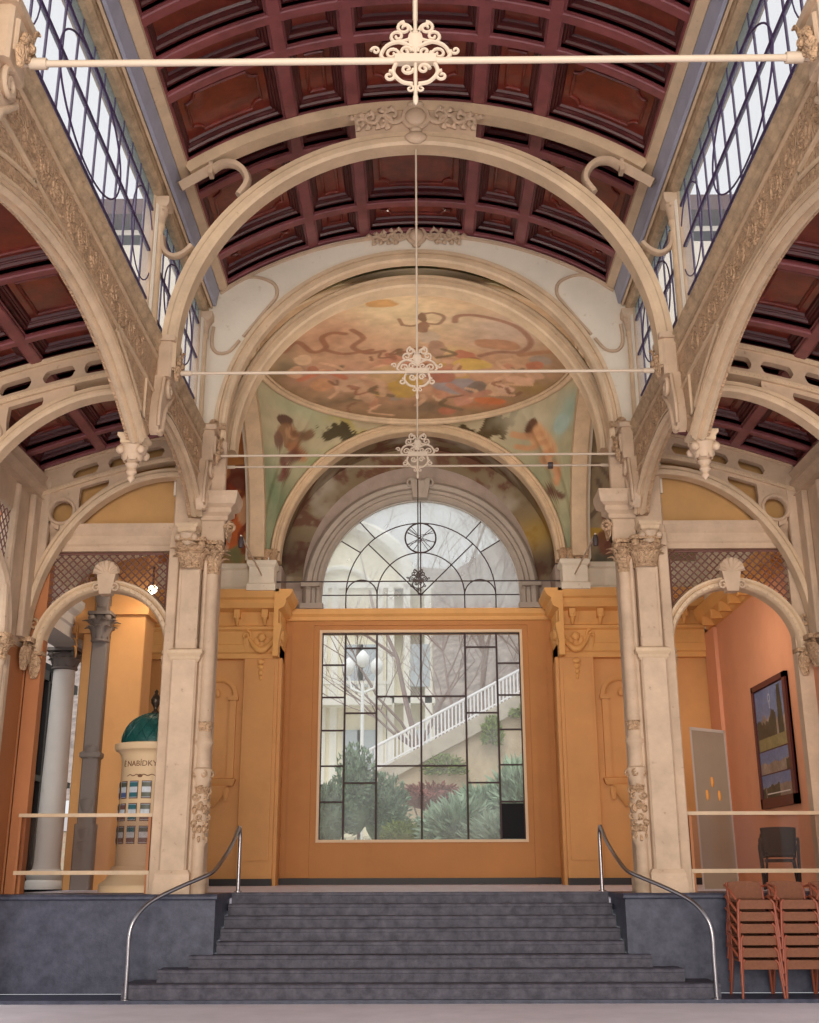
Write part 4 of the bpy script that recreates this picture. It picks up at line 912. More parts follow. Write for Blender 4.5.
# ------------------------------------------------------------------ orange entablature and pilasters of the porch walls
YO = 24.9
for s in (-1, 1):
    sd = SIDE[s]; MO = M['orange2'] if s > 0 else M['orange2']
    t = sthing('wall_porch_'+sd, 'orange painted wall with cornice brackets and pilaster %s of the window recess' % sd, 'wall', (s*4.7, YO, PZ))
    f = MB(s); f.box(3.1, 6.5, YO, YO+.3, PZ, 7.56); f.build('wall_face', M['orange'], t)
    f = MB(s); f.box(3.1, 3.86, YO-.2, YO, PZ, 6.1, .01); f.box(3.03, 3.1, YO-.12, YO+.1, PZ, 6.12); f.box(3.18, 3.78, YO-.235, YO-.2, PZ+.5, 5.9); f.box(4.6, 6.4, YO-.05, YO, PZ, 6.2); f.build('pilaster', M['orange'], t)
    f = MB(s)
    f.prism([(YO+.1, 6.1), (YO-.22, 6.1), (YO-.22, 6.2), (YO-.26, 6.24), (YO-.26, 6.4), (YO-.24, 6.42), (YO-.24, 6.7), (YO-.3, 6.74), (YO-.3, 6.8), (YO-.22, 6.84), (YO-.22, 7.14), (YO-.4, 7.2), (YO-.44, 7.3), (YO-.44, 7.38), (YO-.5, 7.42), (YO-.54, 7.54), (YO-.54, 7.6), (YO+.1, 7.6)], 'x', 3.1, 6.35)
    f.prism([(3.1+dx, z) for dx, z in ((.1, 6.1), (-.02, 6.1), (-.02, 6.4), (-.08, 6.74), (-.08, 6.8), (0, 6.84), (0, 7.14), (-.12, 7.2), (-.16, 7.3), (-.16, 7.38), (-.24, 7.44), (-.3, 7.54), (-.3, 7.6), (.1, 7.6))], 'y', YO-.54, 25.6)
    f.box(3.08, 3.5, YO-.2, 25.6, 6.12, 7.56); f.build('entablature', MO, t)
    for k in range(5):
        x = 3.42+k*.62
        f = MB(s); f.box(x-.07, x+.07, YO-.42, YO-.2, 6.98, 7.16, .01); f.tube([(x, YO-.38, 7.06), (x, YO-.36, 6.94), (x, YO-.27, 6.84)], [.06, .05, .03], 8, 1); f.build('cornice_bracket', MO, t, 40)
        f = MB(s); f.box(x+.15, x+.48, YO-.235, YO-.2, 6.88, 7.12); f.build('frieze_tablet', MO, t)
    f = MB(s)   # swagged capital
    f.tube([(3.16+.64*i/10, YO-.26-.06*sin(pi*i/10), 6.6-.34*sin(pi*i/10)) for i in range(11)], [.03+.05*sin(pi*i/10) for i in range(11)], 8)
    for x in (3.14, 3.82): f.spiral((x, YO-.27, 6.6), .11, 1.4, pi/2, .035); f.leaf((x, YO-.25, 6.25), (0, -1, 0), .3, .12, .3)
    f.spiral((3.04, YO-.1, 6.6), .11, 1.4, pi/2, .035, 'yz'); f.ball((3.48, YO-.28, 6.56), .1, .06, .1)
    for k in range(5): f.leaf((3.24+k*.12, YO-.25, 6.36), (0, -1, 0), .2, .09, .2)
    for k, z in enumerate((6.02, 5.9, 5.78, 5.66)): f.ball((3.48, YO-.25, z), .09-.018*k, .03, .06)
    f.build('swag_capital', MO, t, 50)
    f = MB(s)   # arched niche surround
    for x in (4.06, 4.72):
        f.box(x-.04, x+.1, YO-.07, YO, 3.5, 5.25); f.box(x-.08, x+.14, YO-.1, YO, 5.2, 5.3)
    f.arc('xz', (4.42, YO, 5.3), [(.3, -.06), (.34, -.09), (.42, -.07), (.42, 0), (.3, 0)], 0, 180, 24)
    flathe(f, 4.02, 4.86, YO-.12, YO, [(0, 3.36), (.03, 3.4), (.06, 3.5), (0, 3.52)])
    f.tube([(4.44, YO-.1, 3.36), (4.44, YO-.1, 3.14), (4.44, YO-.06, 2.92)], [.3, .2, .04], 10, .35, side=(1, 0, 0))
    f.build('niche_surround', M['orange'], t, 40)
    f = MB(s)
    for x in (4.16, 4.68): f.leaf((x, YO-.1, 3.05), (0, -1, 0), .28, .1, .2)
    f.ball((4.44, YO-.12, 5.35), .07, .04, .1); f.build('niche_ornament', M['orange'], t, 50)
    f = MB(s); f.box(3.1, 6.4, YO-.26, YO-.0, PZ, PZ+.14); struct(f.build('baseboard_'+sd, M['black']), 'black skirting along the %s orange wall' % sd, 'baseboard')

# ------------------------------------------------------------------ tie rods, iron rosettes and hangers
ROD = [(7.6, 3.12, 0.0, 'nearest, crossing the top of the picture', .028), (13.6, 3.1, 0, 'second from the front under the slender arch', .022), (16.72, 3.1, 0, 'running between the two pier blocks', .02), (17.24, 3.1, 0, 'with a dark clamp, just behind the pier blocks', .018), (24.92, 3.2, 0, 'farthest, across the lunette window', .016)]
def finial(f, y, z, k=1., dn=1.):
    sp = lambda x, zz, r, tr, a0, d, th=.014: f.spiral((x*k, y, z+zz*k), r*k, tr, a0, th*k, 'xz', d, 18, .5)
    f.tube([(0, y, z-.34*k), (0, y, z+.36*k)], .014*k, 6)
    for s in (-1, 1):
        f.tube(catmull([(s*.01*k, y, z+.2*k), (s*.04*k, y, z+.3*k), (s*.1*k, y, z+.33*k)], 4), .013*k, 6); sp(s*.08, .29, .055, 1.3, pi/2, -s)
        f.tube(catmull([(s*.02*k, y, z+.26*k), (s*.05*k, y, z+.19*k), (s*.12*k, y, z+.17*k)], 4), .013*k, 6); sp(s*.13, .215, .055, 1.3, -pi/2, s)
        f.tube(catmull([(s*.02*k, y, z+.12*k), (s*.12*k, y, z+.165*k), (s*.21*k, y, z+.13*k), (s*.25*k, y, z+.05*k), (s*.22*k, y, z+.01*k)], 4), .016*k, 6); sp(s*.17, .06, .06, 1.4, -pi/2, -s)
        sp(s*.29, .09, .035, 1.1, pi, s, .012); sp(s*.07, .08, .045, 1.3, 0, -s)
        f.tube(catmull([(s*.14*k, y, z-.02*k), (s*.16*k, y, z-.1*k), (s*.1*k, y, z-.18*k), (s*.02*k, y, z-.2*k)], 4), .016*k, 6)
        sp(s*.19, -.13, .045, 1.2, pi/2, s); sp(s*.06, -.07, .045, 1.3, 0, s); sp(s*.04, -.24, .03, 1.1, pi/2, s, .01)
    f.leaf((0, y, z+.08*k), (0, -1, 0), .16*k, .08*k, .15); f.ball((0, y, z-.33*k), .02*k, .02*k, .05*k)
    f.box(-.15*k, .15*k, y-.03, y+.03, z-.025*k, z+.045*k)
    for aa in (0, pi/2):
        pass
for i, (y, xl, _, lab, r) in enumerate(ROD):
    t = thing('tie_rod', 'long horizontal cream iron tie rod %s' % lab, 'tie rod', (0, y, 7.9), 'iron tie rods across the nave')
    f = MB(); f.tube([(-xl-.1, y, 7.9), (xl+.1, y, 7.9)], r, 8); f.build('rod', M['iron'] if i < 4 else M['darkiron'], t, 50)
    if i in (0, 1, 3):
        for s in (-1, 1):
            f = MB(); f.tube([(s*(xl-.12), y, 7.9), (s*(xl+.02), y, 7.9)], r*1.7, 8); f.build('end_socket', M['iron'], t, 50)
    if i == 3:
        f = MB(); f.tube([(2.12, y, 7.9), (2.2, y, 7.9)], .06, 8); f.build('clamp', M['darkiron'], t, 50)
    if i == 3: continue
    k = (1.12, 1.05, 1.05, 0, .82)[i]
    t = thing('rod_finial', 'scrolled wrought iron rosette on the tie rod %s' % lab, 'iron ornament', (0, y, 7.9), 'scrolled iron rosettes on the tie rods')
    f = MB(); finial(f, y, 7.9, k); f.build('scrollwork', M['iron'] if i < 4 else M['darkiron'], t, 50)
for y, z0, z1, lab, m in ((7.6, 8.3, 12.1, 'above the nearest rosette', 'iron'), (13.6, 8.25, 11.4, 'dropping from the cartouche of the slender arch', 'iron'), (16.75, 8.25, 11.55, 'dropping from the great end arch', 'iron'), (24.92, 8.2, 11.4, 'dark, in front of the lunette window', 'darkiron')):
    f = MB(); f.tube([(0, y, z0), (0, y, z1)], .014 if y > 8 else .02, 6)
    tag(f.build('hanger_rod', M[m], None, 50), 'thin vertical hanger rod %s' % lab, 'hanger', 'vertical hangers of the tie rods')
for s in (-1, 1):
    t = thing('diagonal_stay', 'thin diagonal iron stay with small lamp behind the %s pier capital' % SIDE[s], 'stay', (s*2.9, 17.3, 6.8), 'diagonal stays behind the piers')
    f = MB(s); f.tube([(2.84, 17.3, 6.75), (3.5, 24.4, 7.92)], .018, 6); f.build('rod', M['iron'], t)
    f = MB(s); f.lathe([(0, 6.55), (.04, 6.56), (.05, 6.66), (.03, 6.74), (0, 6.75)], 2.84, 17.32, 10); f.build('spotlight', M['darkiron'], t, 50)

# ------------------------------------------------------------------ aisle end walls with lattice and arches
def lattice(f, inside, h0, h1, z0, z1, pos, step=.088, r=.011):
    span = (h1-h0)+(z1-z0)
    for d in (1, -1):
        k = -span
        while k < span:
            prev = None; start = None
            N = 90
            for i in range(N+1):
                h = h0+(h1-h0)*i/N; z = (z0+k+(h-h0)) if d > 0 else (z1-k-(h-h0))
                ok = z0 <= z <= z1 and inside(h, z)
                if ok and start is None: start = (h, z)
                if (not ok or i == N) and start is not None:
                    e = prev if not ok else (h, z)
                    if e and abs(e[0]-start[0]) > .01: f.tube([pos(*start), pos(*e)], r, 4)
                    start = None
                prev = (h, z) if ok else None
            k += step*1.414
for s in (-1, 1):
    sd = SIDE[s]; CX = 4.83; Ri, Ro, ZA = .95, 1.1, 4.83; Y0 = 17.02
    t = sthing('wall_aisle_'+sd, 'cream end wall of the %s aisle with arch, lattice and ochre lunette' % sd, 'wall', (s*4.9, 17.1, PZ))
    f = MB(s)
    f.cols('xz', [(3.84, 6.8, 8.3), (5.98, 6.8, 8.0)], Y0+.06, Y0+.25); f.build('lunette_panel', M['lunette'], t)
    f = MB(s); f.prism([(Y0+.2, 6.42), (Y0-.02, 6.42), (Y0-.02, 6.5), (Y0-.05, 6.53), (Y0-.05, 6.66), (Y0-.1, 6.72), (Y0-.14, 6.78), (Y0-.14, 6.84), (Y0+.2, 6.88)], 'x', 3.84, 5.98); f.build('entablature', M['cream'], t)
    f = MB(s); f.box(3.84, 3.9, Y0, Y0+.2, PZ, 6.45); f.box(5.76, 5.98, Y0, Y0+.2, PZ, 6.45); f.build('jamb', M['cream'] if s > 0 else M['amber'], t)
    f = MB(s); ap = [(Ri, 0), (Ri, -.06), (Ri+.03, -.1), (Ri+.08, -.1), (Ri+.1, -.05), (Ri+.13, -.08), (Ri+.16, -.08), (Ri+.18, 0), (Ri+.18, .18), (Ri, .18)]
    f.arc('xz', (CX, Y0, ZA), ap, 0, 180, 40)
    for i in range(30):
        a = pi*(i+.5)/30; f.ball((CX+(Ri+.045)*cos(a), Y0-.1, ZA+(Ri+.045)*sin(a)), .018, .018, .018, 6, 4)
    f.build('arch_moulding', M['creamfine'], t, 40)
    f = MB(s)
    for x in (CX-Ri-.06, CX+Ri+.06):
        f.box(x-.1, x+.1, Y0-.1, Y0+.16, ZA-.06, ZA, .02); f.ball((x, Y0-.08, ZA-.16), .1, .07, .1); f.leaf((x, Y0-.06, ZA-.42), (0, -1, 0), .3, .14, .3); f.spiral((x, Y0-.12, ZA-.14), .08, 1.3, 0, .022)
        f.spiral((x+(.08 if x > CX else -.08), Y0-.06, ZA+.42), .1, 1.3, 0, .025)
    f.build('impost_scroll', M['carved'], t, 50)
    f = MB(s)   # shell keystone
    f.prism([(CX-.09, ZA+Ri-.08), (CX+.09, ZA+Ri-.08), (CX+.15, ZA+Ri+.26), (CX-.15, ZA+Ri+.26)], 'y', Y0-.17, Y0+.02)
    for k in range(7):
        a = pi*(k+.5)/7; f.tube([(CX+.03*cos(a), Y0-.14, ZA+Ri+.24), (CX+.2*cos(a), Y0-.19, ZA+Ri+.24+.2*sin(a))], [.02, .05], 6)
    f.spiral((CX-.14, Y0-.15, ZA+Ri+.02), .08, 1.3, 0, .022); f.spiral((CX+.14, Y0-.15, ZA+Ri+.02), .08, 1.3, pi, .022, 'xz', -1)
    f.build('shell_keystone', M['cream'], t, 50)
    f = MB(s)
    inside = lambda h, z: (h-CX)**2+(max(0, z-ZA))**2 > (Ri+.16)**2 and 3.92 < h < 5.78
    lattice(f, inside, 3.9, 5.8, 5.05, 6.42, lambda h, z: (h, Y0+.06, z)); f.build('lattice', M['lattice'], t)
    f = MB(s); f.tube([(3.93, Y0+.03, 5.2), (3.93, Y0+.03, 6.3), (4.02, Y0+.03, 6.39), (5.72, Y0+.03, 6.39)], .022, 4); f.build('lattice_frame', M['lattice'], t)
# recessed light behind the left lattice
t = thing('porch_lamp', 'glowing globe lamp seen through the left lattice', 'lamp', (-4.66, 19.2, 6.45))
f = MB(); f.ball((-4.66, 19.2, 6.33), .085); f.build('globe', M['glow'], t, 60)
f = MB(); f.tube([(-4.66, 19.2, 6.42), (-4.66, 19.2, 6.75)], .02, 6); f.build('stem', M['darkiron'], t)

# outer aisle walls with arched openings and lattice
for s in (-1, 1):
    sd = SIDE[s]; X0 = 6.02
    t = sthing('wall_outer_'+sd, 'outer wall of the %s aisle with arched bay and lattice' % sd, 'wall', (s*6.1, 13, 0))
    f = MB(s)
    for y0, y1 in ((16.1, 17.0), (12.9, 13.5), (9.6, 10.2), (6.4, 7.0)): f.box(X0, X0+.25, y0, y1, 0, 4.85)
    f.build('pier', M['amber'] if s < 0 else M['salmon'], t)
    f = MB(s)
    for y0, y1 in ((16.1, 17.0), (12.9, 13.5), (9.6, 10.2), (6.4, 7.0)): f.box(X0, X0+.25, y0, y1, 4.85, 7.3)
    f.build('upper_pier', M['cream'], t)
    f = MB(s)
    for (a, b) in ((13.5, 16.1), (10.2, 12.9), (7.0, 9.6)):
        c = (a+b)/2; R = (b-a)/2-.15
        f.arc('yz', (X0, c, 4.85), [(R, .1), (R, -.08), (R+.06, -.12), (R+.15, -.06), (R+.17, .1)], 0, 180, 36)
        f.box(X0-.02, X0+.2, a, b, 6.75, 7.3); 
    f.build('arch_moulding', M['cream'], t, 40)
    f = MB(s)
    for (a, b) in ((13.5, 16.1), (10.2, 12.9)):
        c = (a+b)/2; R = (b-a)/2
        lattice(f, lambda h, z: (h-c)**2+max(0, z-4.85)**2 > (R+.02)**2, a+.02, b-.02, 5.2, 6.75, lambda h, z: (X0+.05, h, z), .11)
    f.build('lattice', M['lattice'], t)
    # clustered shafts at the corner carrying the quarter arch
    c = thing('corner_shaft', 'slim clustered cream shaft with scroll capital in the far corner of the %s aisle' % sd, 'column', (s*5.93, 16.75, 0), 'corner shafts of the aisles')
    f = MB(s); f.lathe([(.12, .045), (.12, .2), (.08, .26), (.065, .34), (.06, 4.4), (.08, 4.43), (.08, 4.48), (.06, 4.5)], 5.93, 15.75, 14)
    f.box(5.9, 6.02, 15.95, 16.1, .05, 4.6, .02)
    f.build('shaft', M['cream'], c, 40)
    f = MB(s); capital(f, 5.93, 15.75, 4.48, 4.86, .09, 7); f.build('capital', M['carved'], c, 50); f = MB(s)
    f.spiral((5.93, 16.8, 4.85), .13, 1.4, 0, .035, 'yz'); f.box(5.84, 6.02, 16.66, 16.96, 4.93, 5.0, .02); f.leaf((5.93, 16.72, 4.5), (-1, -.6, 0), .36, .16, .35); f.leaf((5.9, 16.86, 4.62), (-1, .2, 0), .26, .12, .3)
    f.build('capital', M['carved'], c, 50)
    f = MB(s); f.tube([(5.93, 15.75, 4.86), (5.97, 15.75, 5.6), (5.99, 15.9, 7.15)], .06, 8); f.box(5.92, 6.02, 16.5, 16.8, 4.98, 7.2, .02); f.build('vault_shaft', M['cream'], c, 40)

# ------------------------------------------------------------------ glass balustrades
for s in (-1, 1):
    t = thing('glass_balustrade', 'glass balustrade with two cream rails in the %s porch opening' % SIDE[s], 'balustrade', (s*4.85, 16.9, PZ), 'glass balustrades of the porches')
    x1 = 5.84 if s < 0 else 5.95
    f = MB(s); f.box(3.88, x1, 16.93, 16.945, 1.62, 2.4); f.build('glass_panel', M['rglass'], t)
    f = MB(s); f.box(3.86, x1, 16.9, 16.97, 2.38, 2.43, .01); f.build('rail', M['creamfine'], t)
    f = MB(s); f.box(3.86, x1, 16.9, 16.97, 1.58, 1.635, .01); f.build('rail', M['creamfine'], t)
    for x in (3.92, x1-.03):
        f = MB(s); f.box(x-.02, x+.02, 16.91, 16.96, PZ, 2.4); f.build('post', M['amber'], t)

# ------------------------------------------------------------------ left porch
t = thing('orange_pier', 'orange porch pillar faced by a slim grey pilaster with carved capital', 'pier', (-5.6, 20.4, PZ))
f = MB(); f.box(-6.12, -5.0, 20.2, 20.9, PZ, 8.0, .02); f.box(-6.2, -4.94, 20.12, 20.95, 6.1, 6.25, .02); f.box(-6.3, -5.9, 20.1, 20.9, 5.75, 6.6, .03); f.build('core', M['orange'], t)
f = MB(); f.box(-5.89, -5.61, 19.98, 20.2, PZ, 5.9, .02); f.box(-5.92, -5.58, 19.95, 20.2, PZ, 2.4, .02); f.box(-5.86, -5.64, 19.96, 20.2, 6.1, 7.2, .02); flathe(f, -5.89, -5.61, 19.98, 20.2, [(0, 3.5), (.04, 3.53), (.04, 3.6), (0, 3.63)]); f.build('grey_pilaster', M['leafpot'], t)
f = MB(); capital(f, -5.75, 20.02, 5.55, 6.1, .15, 8)
for z in (6.2, 6.38, 6.56): f.leaf((-5.75, 19.95, z), (0, -1, 0), .25, .2, .3)
f.build('carved_capital', M['leafpot'], t, 50); f = MB()
for z in (1.9, 2.1, 2.6, 3.5): f.leaf((-5.75, 19.97, z), (0, -1, 0), .22, .16, .3)
f.build('leaf_ornament', M['leafpot'], t, 50)
f = MB()
for k in range(4): f.leaf((-6.18, 20.05, 5.3+.14*k), (-1, -.3, 0), .2, .12, .4)
f.build('edge_leaves', M['orange'], t, 50)
t = thing('white_column', 'tall white round column with dark carved capital outside the left porch', 'column', (-6.72, 21.2, PZ))
f = MB(); cx, cy = -6.72, 21.2
f.lathe([(.36, PZ), (.36, PZ+.12), (.33, PZ+.16), (.36, PZ+.22), (.36, PZ+.28), (.25, PZ+.34), (.235, PZ+.45), (.235, 2.6), (.2, 5.25)], cx, cy, 28); f.build('shaft', M['white'], t, 40)
f = MB(); capital(f, cx, cy, 5.25, 5.65, .22, 8); f.build('capital', M['leafpot'], t, 50)
t = sthing('wall_porch_outer', 'white entablature and plaster vault over the outside of the left porch', 'wall', (-6.7, 21, 5.7))
f = MB(); f.prism([(-6.85, 5.65), (-6.3, 5.65), (-6.3, 5.85), (-6.26, 5.88), (-6.26, 6.05), (-6.16, 6.12), (-6.1, 6.22), (-6.1, 6.3), (-6.85, 6.34)], 'y', 17.3, 26); f.build('entablature', M['white'], t)
f = MB(); f.prism([(-6.5, 6.3), (-6.2, 6.75), (-5.8, 7.05), (-5.0, 7.2), (-4.0, 7.25), (-3.85, 7.3), (-3.85, 7.45), (-6.5, 7.45)], 'y', 17.3, 20.1); f.build('vault_plaster', M['plaster'], t)
t = sthing('wall_glazed', 'black glazed screen behind the white column', 'wall', (-7.3, 20, PZ))
f = MB(); f.box(-8.05, -8.0, 16.9, 26, PZ-.2, 5.9); f.build('black_glass', M['black2'], t)
f = MB()
for y in (18.4, 19.6, 20.6, 21.8, 22.8, 24): f.box(-8.0, -7.9, y-.05, y+.05, PZ-.2, 5.7)
f.box(-8.0, -7.88, 17, 26, 3.4, 3.52); f.box(-8.0, -7.9, 17, 26, 5.5, 5.7); f.build('frame', M['black'], t)
f = MB(); f.box(-8.05, -6.0, 17.7, 26, PZ-.3, PZ); struct(f.build('floor_porch', M['black']), 'dark floor outside the left porch', 'floor')
f = MB(); f.box(-7.0, -6.0, 17.02, 17.22, 0, 8); struct(f.build('wall_wing', M['amber']), 'orange return wall at the far left', 'wall')

# ornamental advertising column
t = thing('advertising_column', 'ivory round advertising column with green domed roof and framed notices', 'kiosk', (-4.3, 18.45, PZ))
KX, KY = -4.3, 18.45
f = MB(); f.lathe([(.7, PZ), (.7, PZ+.1), (.66, PZ+.14), (.62, PZ+.16), (.55, PZ+.26), (.53, PZ+.34), (.5, PZ+.38)], KX, KY, 48); f.build('base', M['kiosk'], t, 40)
f = MB(); f.lathe([(.47, PZ+.36), (.47, 3.3), (.49, 3.34), (.49, 3.38), (.53, 3.44), (.58, 3.46), (.6, 3.5), (.6, 3.56), (.5, 3.58)], KX, KY, 48); f.build('drum', M['kiosk'], t, 40)
f = MB(); f.lathe([(.5, 3.56), (.5, 3.6), (.47, 3.74), (.41, 3.87), (.32, 3.97), (.2, 4.04), (.08, 4.07), (0, 4.07)], KX, KY, 48)
dm = f.build('dome', M['teal'], t, 60)
f = MB()
for k in range(16):
    for d in (1, -1):
        pts = []
        for q in range(9):
            u = q/8*1.35; a = 2*pi*k/16+d*u*.55; pts.append((KX+.505*cos(u)*cos(a), KY+.505*cos(u)*sin(a), 3.6+.48*sin(u)))
        f.tube(pts, .006, 4)
f.build('dome_trellis', M['teal'], dm, 60)
f = MB(); f.lathe([(.06, 4.05), (.07, 4.09), (.03, 4.13), (.04, 4.18), (.075, 4.24), (.085, 4.3), (.05, 4.37), (.025, 4.4), (.035, 4.43), (0, 4.47)], KX, KY, 20); f.build('finial', M['brass'], t, 60)
def bend_text(txt, size, r, z, amid, m, name, parent):
    cu = bpy.data.curves.new('lettering', 'FONT'); cu.body = txt; cu.size = size; cu.align_x = 'CENTER'; cu.extrude = .003; cu.resolution_u = 3
    o = bpy.data.objects.new('lettering', cu); COL.objects.link(o)
    dg = bpy.context.evaluated_depsgraph_get(); me = o.evaluated_get(dg).to_mesh()
    f = MB(); vs = []
    for v in me.vertices:
        a = amid+v.co.x/r; rr_ = r+.003+v.co.z; vs.append((KX+rr_*cos(a), KY+rr_*sin(a), z+v.co.y))
    f.add(vs, [tuple(p.vertices) for p in me.polygons]); bpy.data.objects.remove(o)
    return f.build(name, m, parent)
A0 = -pi/2+.22*1.0-.12
bend_text('\u00c9 NAB\u00cdDKY L', .12, .47, 3.2, -pi/2-.14, M['ink'], 'lettering', t)
f = MB()
for s2 in (-1, 1):
    pts = []
    for q in range(10):
        a = -pi/2-.14+s2*(.06+q*.05); pts.append((KX+.475*cos(a), KY+.475*sin(a), 3.06+.012*sin(q*1.2)))
    f.tube(pts, .006, 4)
f.ball((KX+.475*cos(-pi/2-.14), KY+.475*sin(-pi/2-.14), 3.05), .04, .01, .025); f.build('scroll_ornament', M['ink'], t)
rr = random.Random(4)
for zc in (2.84, 2.5, 2.16):
    for ka in range(-2, 4):
        a = -pi/2-.14+ka*.44-.2
        g_ = MB(); g_.grid([[(KX+.478*cos(a+u), KY+.478*sin(a+u), zz) for u in np.linspace(-.165, .165, 8)] for zz in (zc-.135, zc+.135)]); nf = g_.build('notice_frame', M['ink'], t)
        f = MB(); rows = []
        for zz in np.linspace(zc-.12, zc+.12, 18): rows.append([(KX+.487*cos(a+u), KY+.487*sin(a+u), zz) for u in np.linspace(-.145, .145, 12)])
        f.grid(rows); 
        V = np.array(f.v); zz = (V[:, 2]-zc)/.12; c = np.tile(L3((205, 216, 226)), (len(V), 1))
        hue = [(92, 98, 88), (60, 110, 120), (120, 90, 84), (84, 104, 150)]
        c[zz > .35] = L3(hue[rr.randrange(3)]); c[zz > .9] = L3((180, 200, 226)); c[(zz < -.35) & (zz > -.9)] = L3(hue[rr.randrange(4)])
        c = c*(.8+.4*fbm(V[:, 0]*30+ka*7, V[:, 2]*30)[:, None])
        f.build('printed_notice', M['picture'], nf, col=np.clip(c, 0, 1))

# ------------------------------------------------------------------ right porch
t = sthing('wall_porch_outer_right', 'salmon orange side wall of the right porch', 'wall', (6.45, 20.5, PZ))
f = MB(); f.box(6.42, 6.6, 17.1, 24.9, PZ-.1, 8.3); f.build('wall_face', M['salmon'], t)
f = MB(); f.prism([(6.45, 6.62), (6.36, 6.66), (6.34, 6.74), (6.26, 6.8), (6.16, 6.86), (6.1, 7.0), (6.1, 7.1), (6.45, 7.12)], 'y', 17.2, 24.5)
for k in range(9): f.box(6.14, 6.42, 23.9-k*.7, 24.02-k*.7, 6.64, 6.84, .01)
f.build('cornice', M['orange2'], t)
f = MB(); f.box(6.36, 6.42, 17.15, 18.6, PZ, 6.6); f.box(6.34, 6.42, 23.9, 24.7, PZ, 6.6); f.build('pilaster', M['salmon'], t)
# picture board
t = thing('picture_board', 'tall maroon framed board with three scenic photographs on the salmon wall', 'picture', (6.35, 20.6, 2.7))
XP = 6.38
f = MB(); y0, y1, z0, z1 = 19.55, 21.6, 2.68, 4.92
f.box(XP-.04, XP+.03, y0, y1, z0, z0+.17); f.box(XP-.04, XP+.03, y0, y1, z1-.1, z1); f.box(XP-.04, XP+.03, y0, y0+.16, z0, z1); f.box(XP-.04, XP+.03, y1-.1, y1, z0, z1); f.box(XP, XP+.03, y0, y1, z0, z1); f.build('frame', M['pframe'], t)
rr = random.Random(9)
for idx, (za, zb) in enumerate(((3.7, 4.8), (3.28, 3.68), (2.86, 3.26))):
    f = MB(); f.grid([[(XP-.01, y, z) for y in np.linspace(y1-.12, y0+.18, 150)] for z in np.linspace(za, zb, 90)])
    V = np.array(f.v); u = V[:, 1]; v = (V[:, 2]-za)/(zb-za)
    n1 = fbm(u*5+idx*4, V[:, 2]*5)[:, None]; c = L3((104, 124, 160))*(1-v[:, None])+L3((78, 104, 156))*v[:, None]
    c = c*(1-n1*.2)+L3((200, 205, 215))*n1*.2
    hz = .32+.3*fbm(u*3+idx*9, u*0+idx); bl = v < hz; c[bl] = (L3((112, 98, 88))*(1-n1)+L3((170, 156, 146))*n1)[bl]
    tr = v < (.25+.5*fbm(u*4+idx*5+3, u*0+2)); tr2 = tr & (fbm(u*2+idx*3, u*0+7) > .52); c[tr2] = (L3((44, 46, 42))*(1-n1)+L3((82, 84, 70))*n1)[tr2]
    if idx == 0:
        d = np.abs(u-20.05)/.17; pop = (v < .97) & (v > .2) & (d < 1-(v-.2)*.55+.3*(fbm(u*14, v*14)-.5)); c[pop] = (L3((36, 40, 38))*(1-n1)+L3((70, 76, 64))*n1)[pop]
        g = v < .2; c[g] = (L3((120, 118, 78))*(1-n1)+L3((150, 140, 104))*n1)[g]
        em = np.abs(np.hypot((u-20.62)/.06, (v-.82)/.06)-1) < .25; c[em] = L3((160, 176, 196))
        em = (np.abs(u-20.62) < .03) & (np.abs(v-.7) < .05); c[em] = L3((150, 166, 190))
    f.build('photograph', M['picture'], t, col=np.clip(c*(.75+.5*fbm(u*22, V[:, 2]*22)[:, None]), 0, 1))
f = MB()
rr = random.Random(3)
f.box(XP-.016, XP-.011, 19.9, 21.2, 2.915, 2.935)
f.build('caption', M['white'], t)
# leaning board with three marks
t = thing('display_board', 'tall grey display board with three orange marks leaning in the right porch', 'board', (4.95, 19.7, PZ))
def bp(u, v, d=0): return (4.62+u*.72-d*.3, 19.35+u*.55+v*.03-d, PZ+v)
f = MB()
def slab(f, u0, u1, v0, v1, d0, d1):
    vs = [bp(u, v, d) for d in (d0, d1) for u, v in ((u0, v0), (u1, v0), (u1, v1), (u0, v1))]
    f.add(vs, [(0, 1, 2, 3), (7, 6, 5, 4), (0, 4, 5, 1), (1, 5, 6, 2), (2, 6, 7, 3), (3, 7, 4, 0)])
slab(f, 0, 1, 0, 2.58, -.04, 0); f.build('panel', M['board'], t)
f = MB(); slab(f, -.02, .03, 0, 2.62, -.05, .02); slab(f, .97, 1.02, 0, 2.62, -.05, .02); slab(f, -.02, 1.02, 2.57, 2.62, -.05, .02); f.build('frame', M['boardf'], t)
for (u, v) in ((.33, 1.5), (.5, 1.72), (.68, 1.5)):
    f = MB(); c = bp(u, v, .008); f.ball(c, .03, .02, .09, 10, 6); f.build('orange_mark', M['flame'], t, 60)

